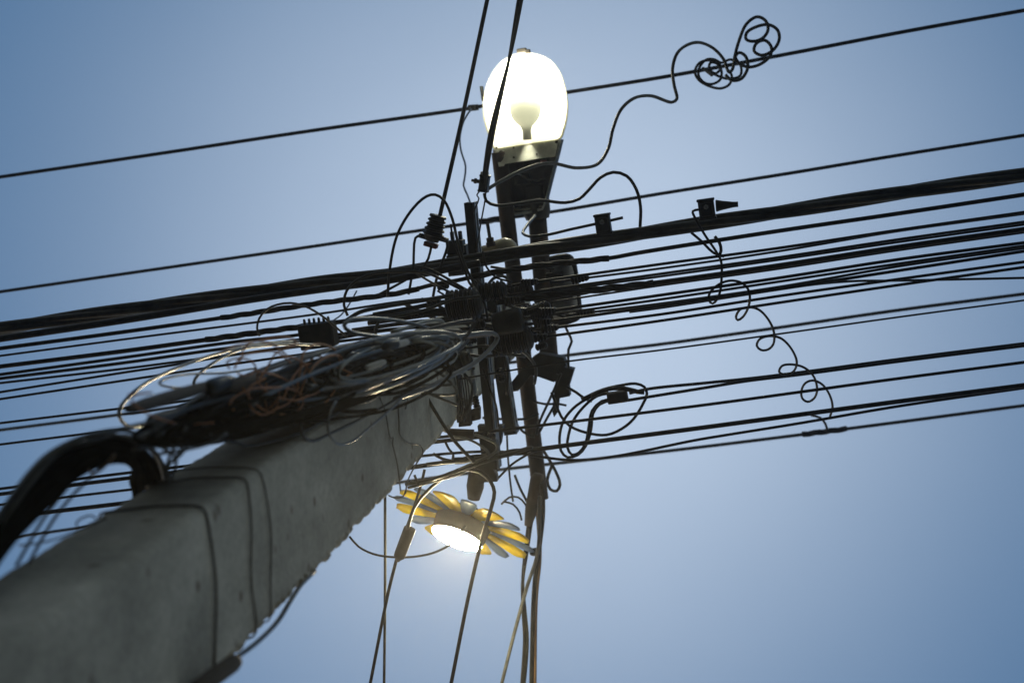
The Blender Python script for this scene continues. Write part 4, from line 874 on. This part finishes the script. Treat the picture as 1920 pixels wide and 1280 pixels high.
# tangle between pole and pipe
TG = [
 ('thin cable hanging left of the pipe behind the crossarm foot', [(950, 800), (952, 850), (957, 905), (962, 940)], 6.0, 4),
 ('cable bowing from the crossarm down to the rusty pipe', [(955, 715), (958, 760), (972, 800), (990, 815), (1002, 818)], 6.0, 5),
 ('straight thin cable leaning from the clamp down to the pipe', [(1052, 700), (1030, 750), (1012, 790), (1005, 815)], 6.0, 5),
 ('second thin cable leaning from the clamp tongue to the pipe', [(1042, 755), (1025, 785), (1010, 812)], 6.0, 5),
 ('level cable wrapped round the pipe behind the crossarm', [(905, 783), (960, 786), (990, 784), (1010, 775)], 6.1, 5),
 ('upper level cable crossing the pipe below the clamp', [(1000, 752), (1020, 757), (1048, 757), (1062, 760)], 6.1, 4.5),
 ('dark cable loop right of the lower pipe', [(1016, 840), (1030, 862), (1045, 890), (1050, 908), (1044, 920), (1032, 917), (1026, 900), (1032, 880), (1036, 870)], 6.1, 6),
 ('thick strand bundle entering the pole edge over the flower lamp, upper', [(760, 908), (810, 898), (860, 882), (900, 868), (960, 850), (998, 838)], 4.9, 7),
 ('thick strand bundle entering the pole edge over the flower lamp, lower', [(765, 914), (820, 900), (860, 888), (890, 872), (950, 852)], 4.92, 6),
 ('rough barked cable stub leaving the pole edge to the right', [(800, 870), (835, 866), (870, 864), (900, 858), (935, 850)], 5.0, 7),
 ('thin stub slanting out of the pole edge', [(812, 850), (830, 860), (850, 864)], 5.0, 6),
 ('pale looped cable by the rusty plate, inner', [(850, 818), (880, 824), (905, 838), (917, 850), (915, 862), (900, 868), (885, 866)], 4.9, 5),
 ('pale looped cable by the rusty plate, outer', [(890, 814), (912, 822), (930, 832), (933, 842), (922, 852), (895, 864), (860, 880)], 4.9, 5.5),
 ('thin cable joining the wires to the pipe beside the lamp bracket', [(935, 895), (960, 870), (995, 848)], 5.3, 4.5),
 ('thin cable curving over the right petals of the flower lamp', [(940, 945), (955, 932), (972, 932), (985, 945), (992, 965)], 6.0, 4),
 ('second thin cable curving over the right petals of the flower lamp', [(945, 940), (962, 945), (974, 960), (978, 975)], 6.0, 4),
 ('straight cable dropping to the right of the flower lamp', [(965, 890), (975, 915), (988, 940), (997, 960)], 6.1, 5),
 ('thin cable beside the rounded grey box bending down to the clamp', [(1058, 608), (1066, 625), (1072, 640), (1066, 655), (1066, 690)], 6.0, 5),
 ('frayed wire stub sticking out of the pole edge', [(835, 828), (842, 842), (850, 852), (848, 862)], 4.9, 5),
 ('short dark stub hanging under the strands at the pole edge', [(777, 890), (783, 905), (785, 910)], 4.8, 5),
]
for lab, pts, z, wp in TG:
    cable('loose_cable', lab, pts, z, wp, 'pale' if lab.startswith('pale') else 'dusty', 'cable', group='loose cables between pole and pipe')
# cable cover at the pipe foot
kk = mpp(6.0); build(MB().lathe(P(1010, 888, 5.95), P(990, 985, 5.95), [(0, 9 * kk), (.1, 14 * kk), (.7, 12 * kk), (1, 7 * kk)], 14), 'cable_shroud', M['brown'], label='dark shroud round the cables at the foot of the rusty pipe', cat='shroud')
kk = mpp(5.9); build(MB().lathe(P(1003, 1028, 5.9), P(1004, 1040, 5.9), [(0, 8 * kk), (.2, 11 * kk), (.8, 11 * kk), (1, 8 * kk)], 14), 'cable_tie', M['ins'], label='dark tie knotted round the hanging cables below the petals', cat='tie')

# ------------------------------------------------------------------ thin haze volume, added to stand in for lens bloom round the lamps
hz = MB(); hz.box((0, 0, 6.0), np.array([165., 0, 0]), np.array([0, 165., 0]), np.array([0, 0, 7.2]))
hm = bpy.data.materials.new('bloom_haze'); hm.use_nodes = True; ht = hm.node_tree; ht.nodes.clear()
ho = ht.nodes.new('ShaderNodeOutputMaterial'); pv = ht.nodes.new('ShaderNodeVolumePrincipled')
pv.inputs['Color'].default_value = (.95, .96, 1, 1); pv.inputs['Density'].default_value = BLOOM_HAZE; pv.inputs['Anisotropy'].default_value = .86
ht.links.new(pv.outputs[0], ho.inputs['Volume'])
build(hz, 'haze', hm, kind='stuff')
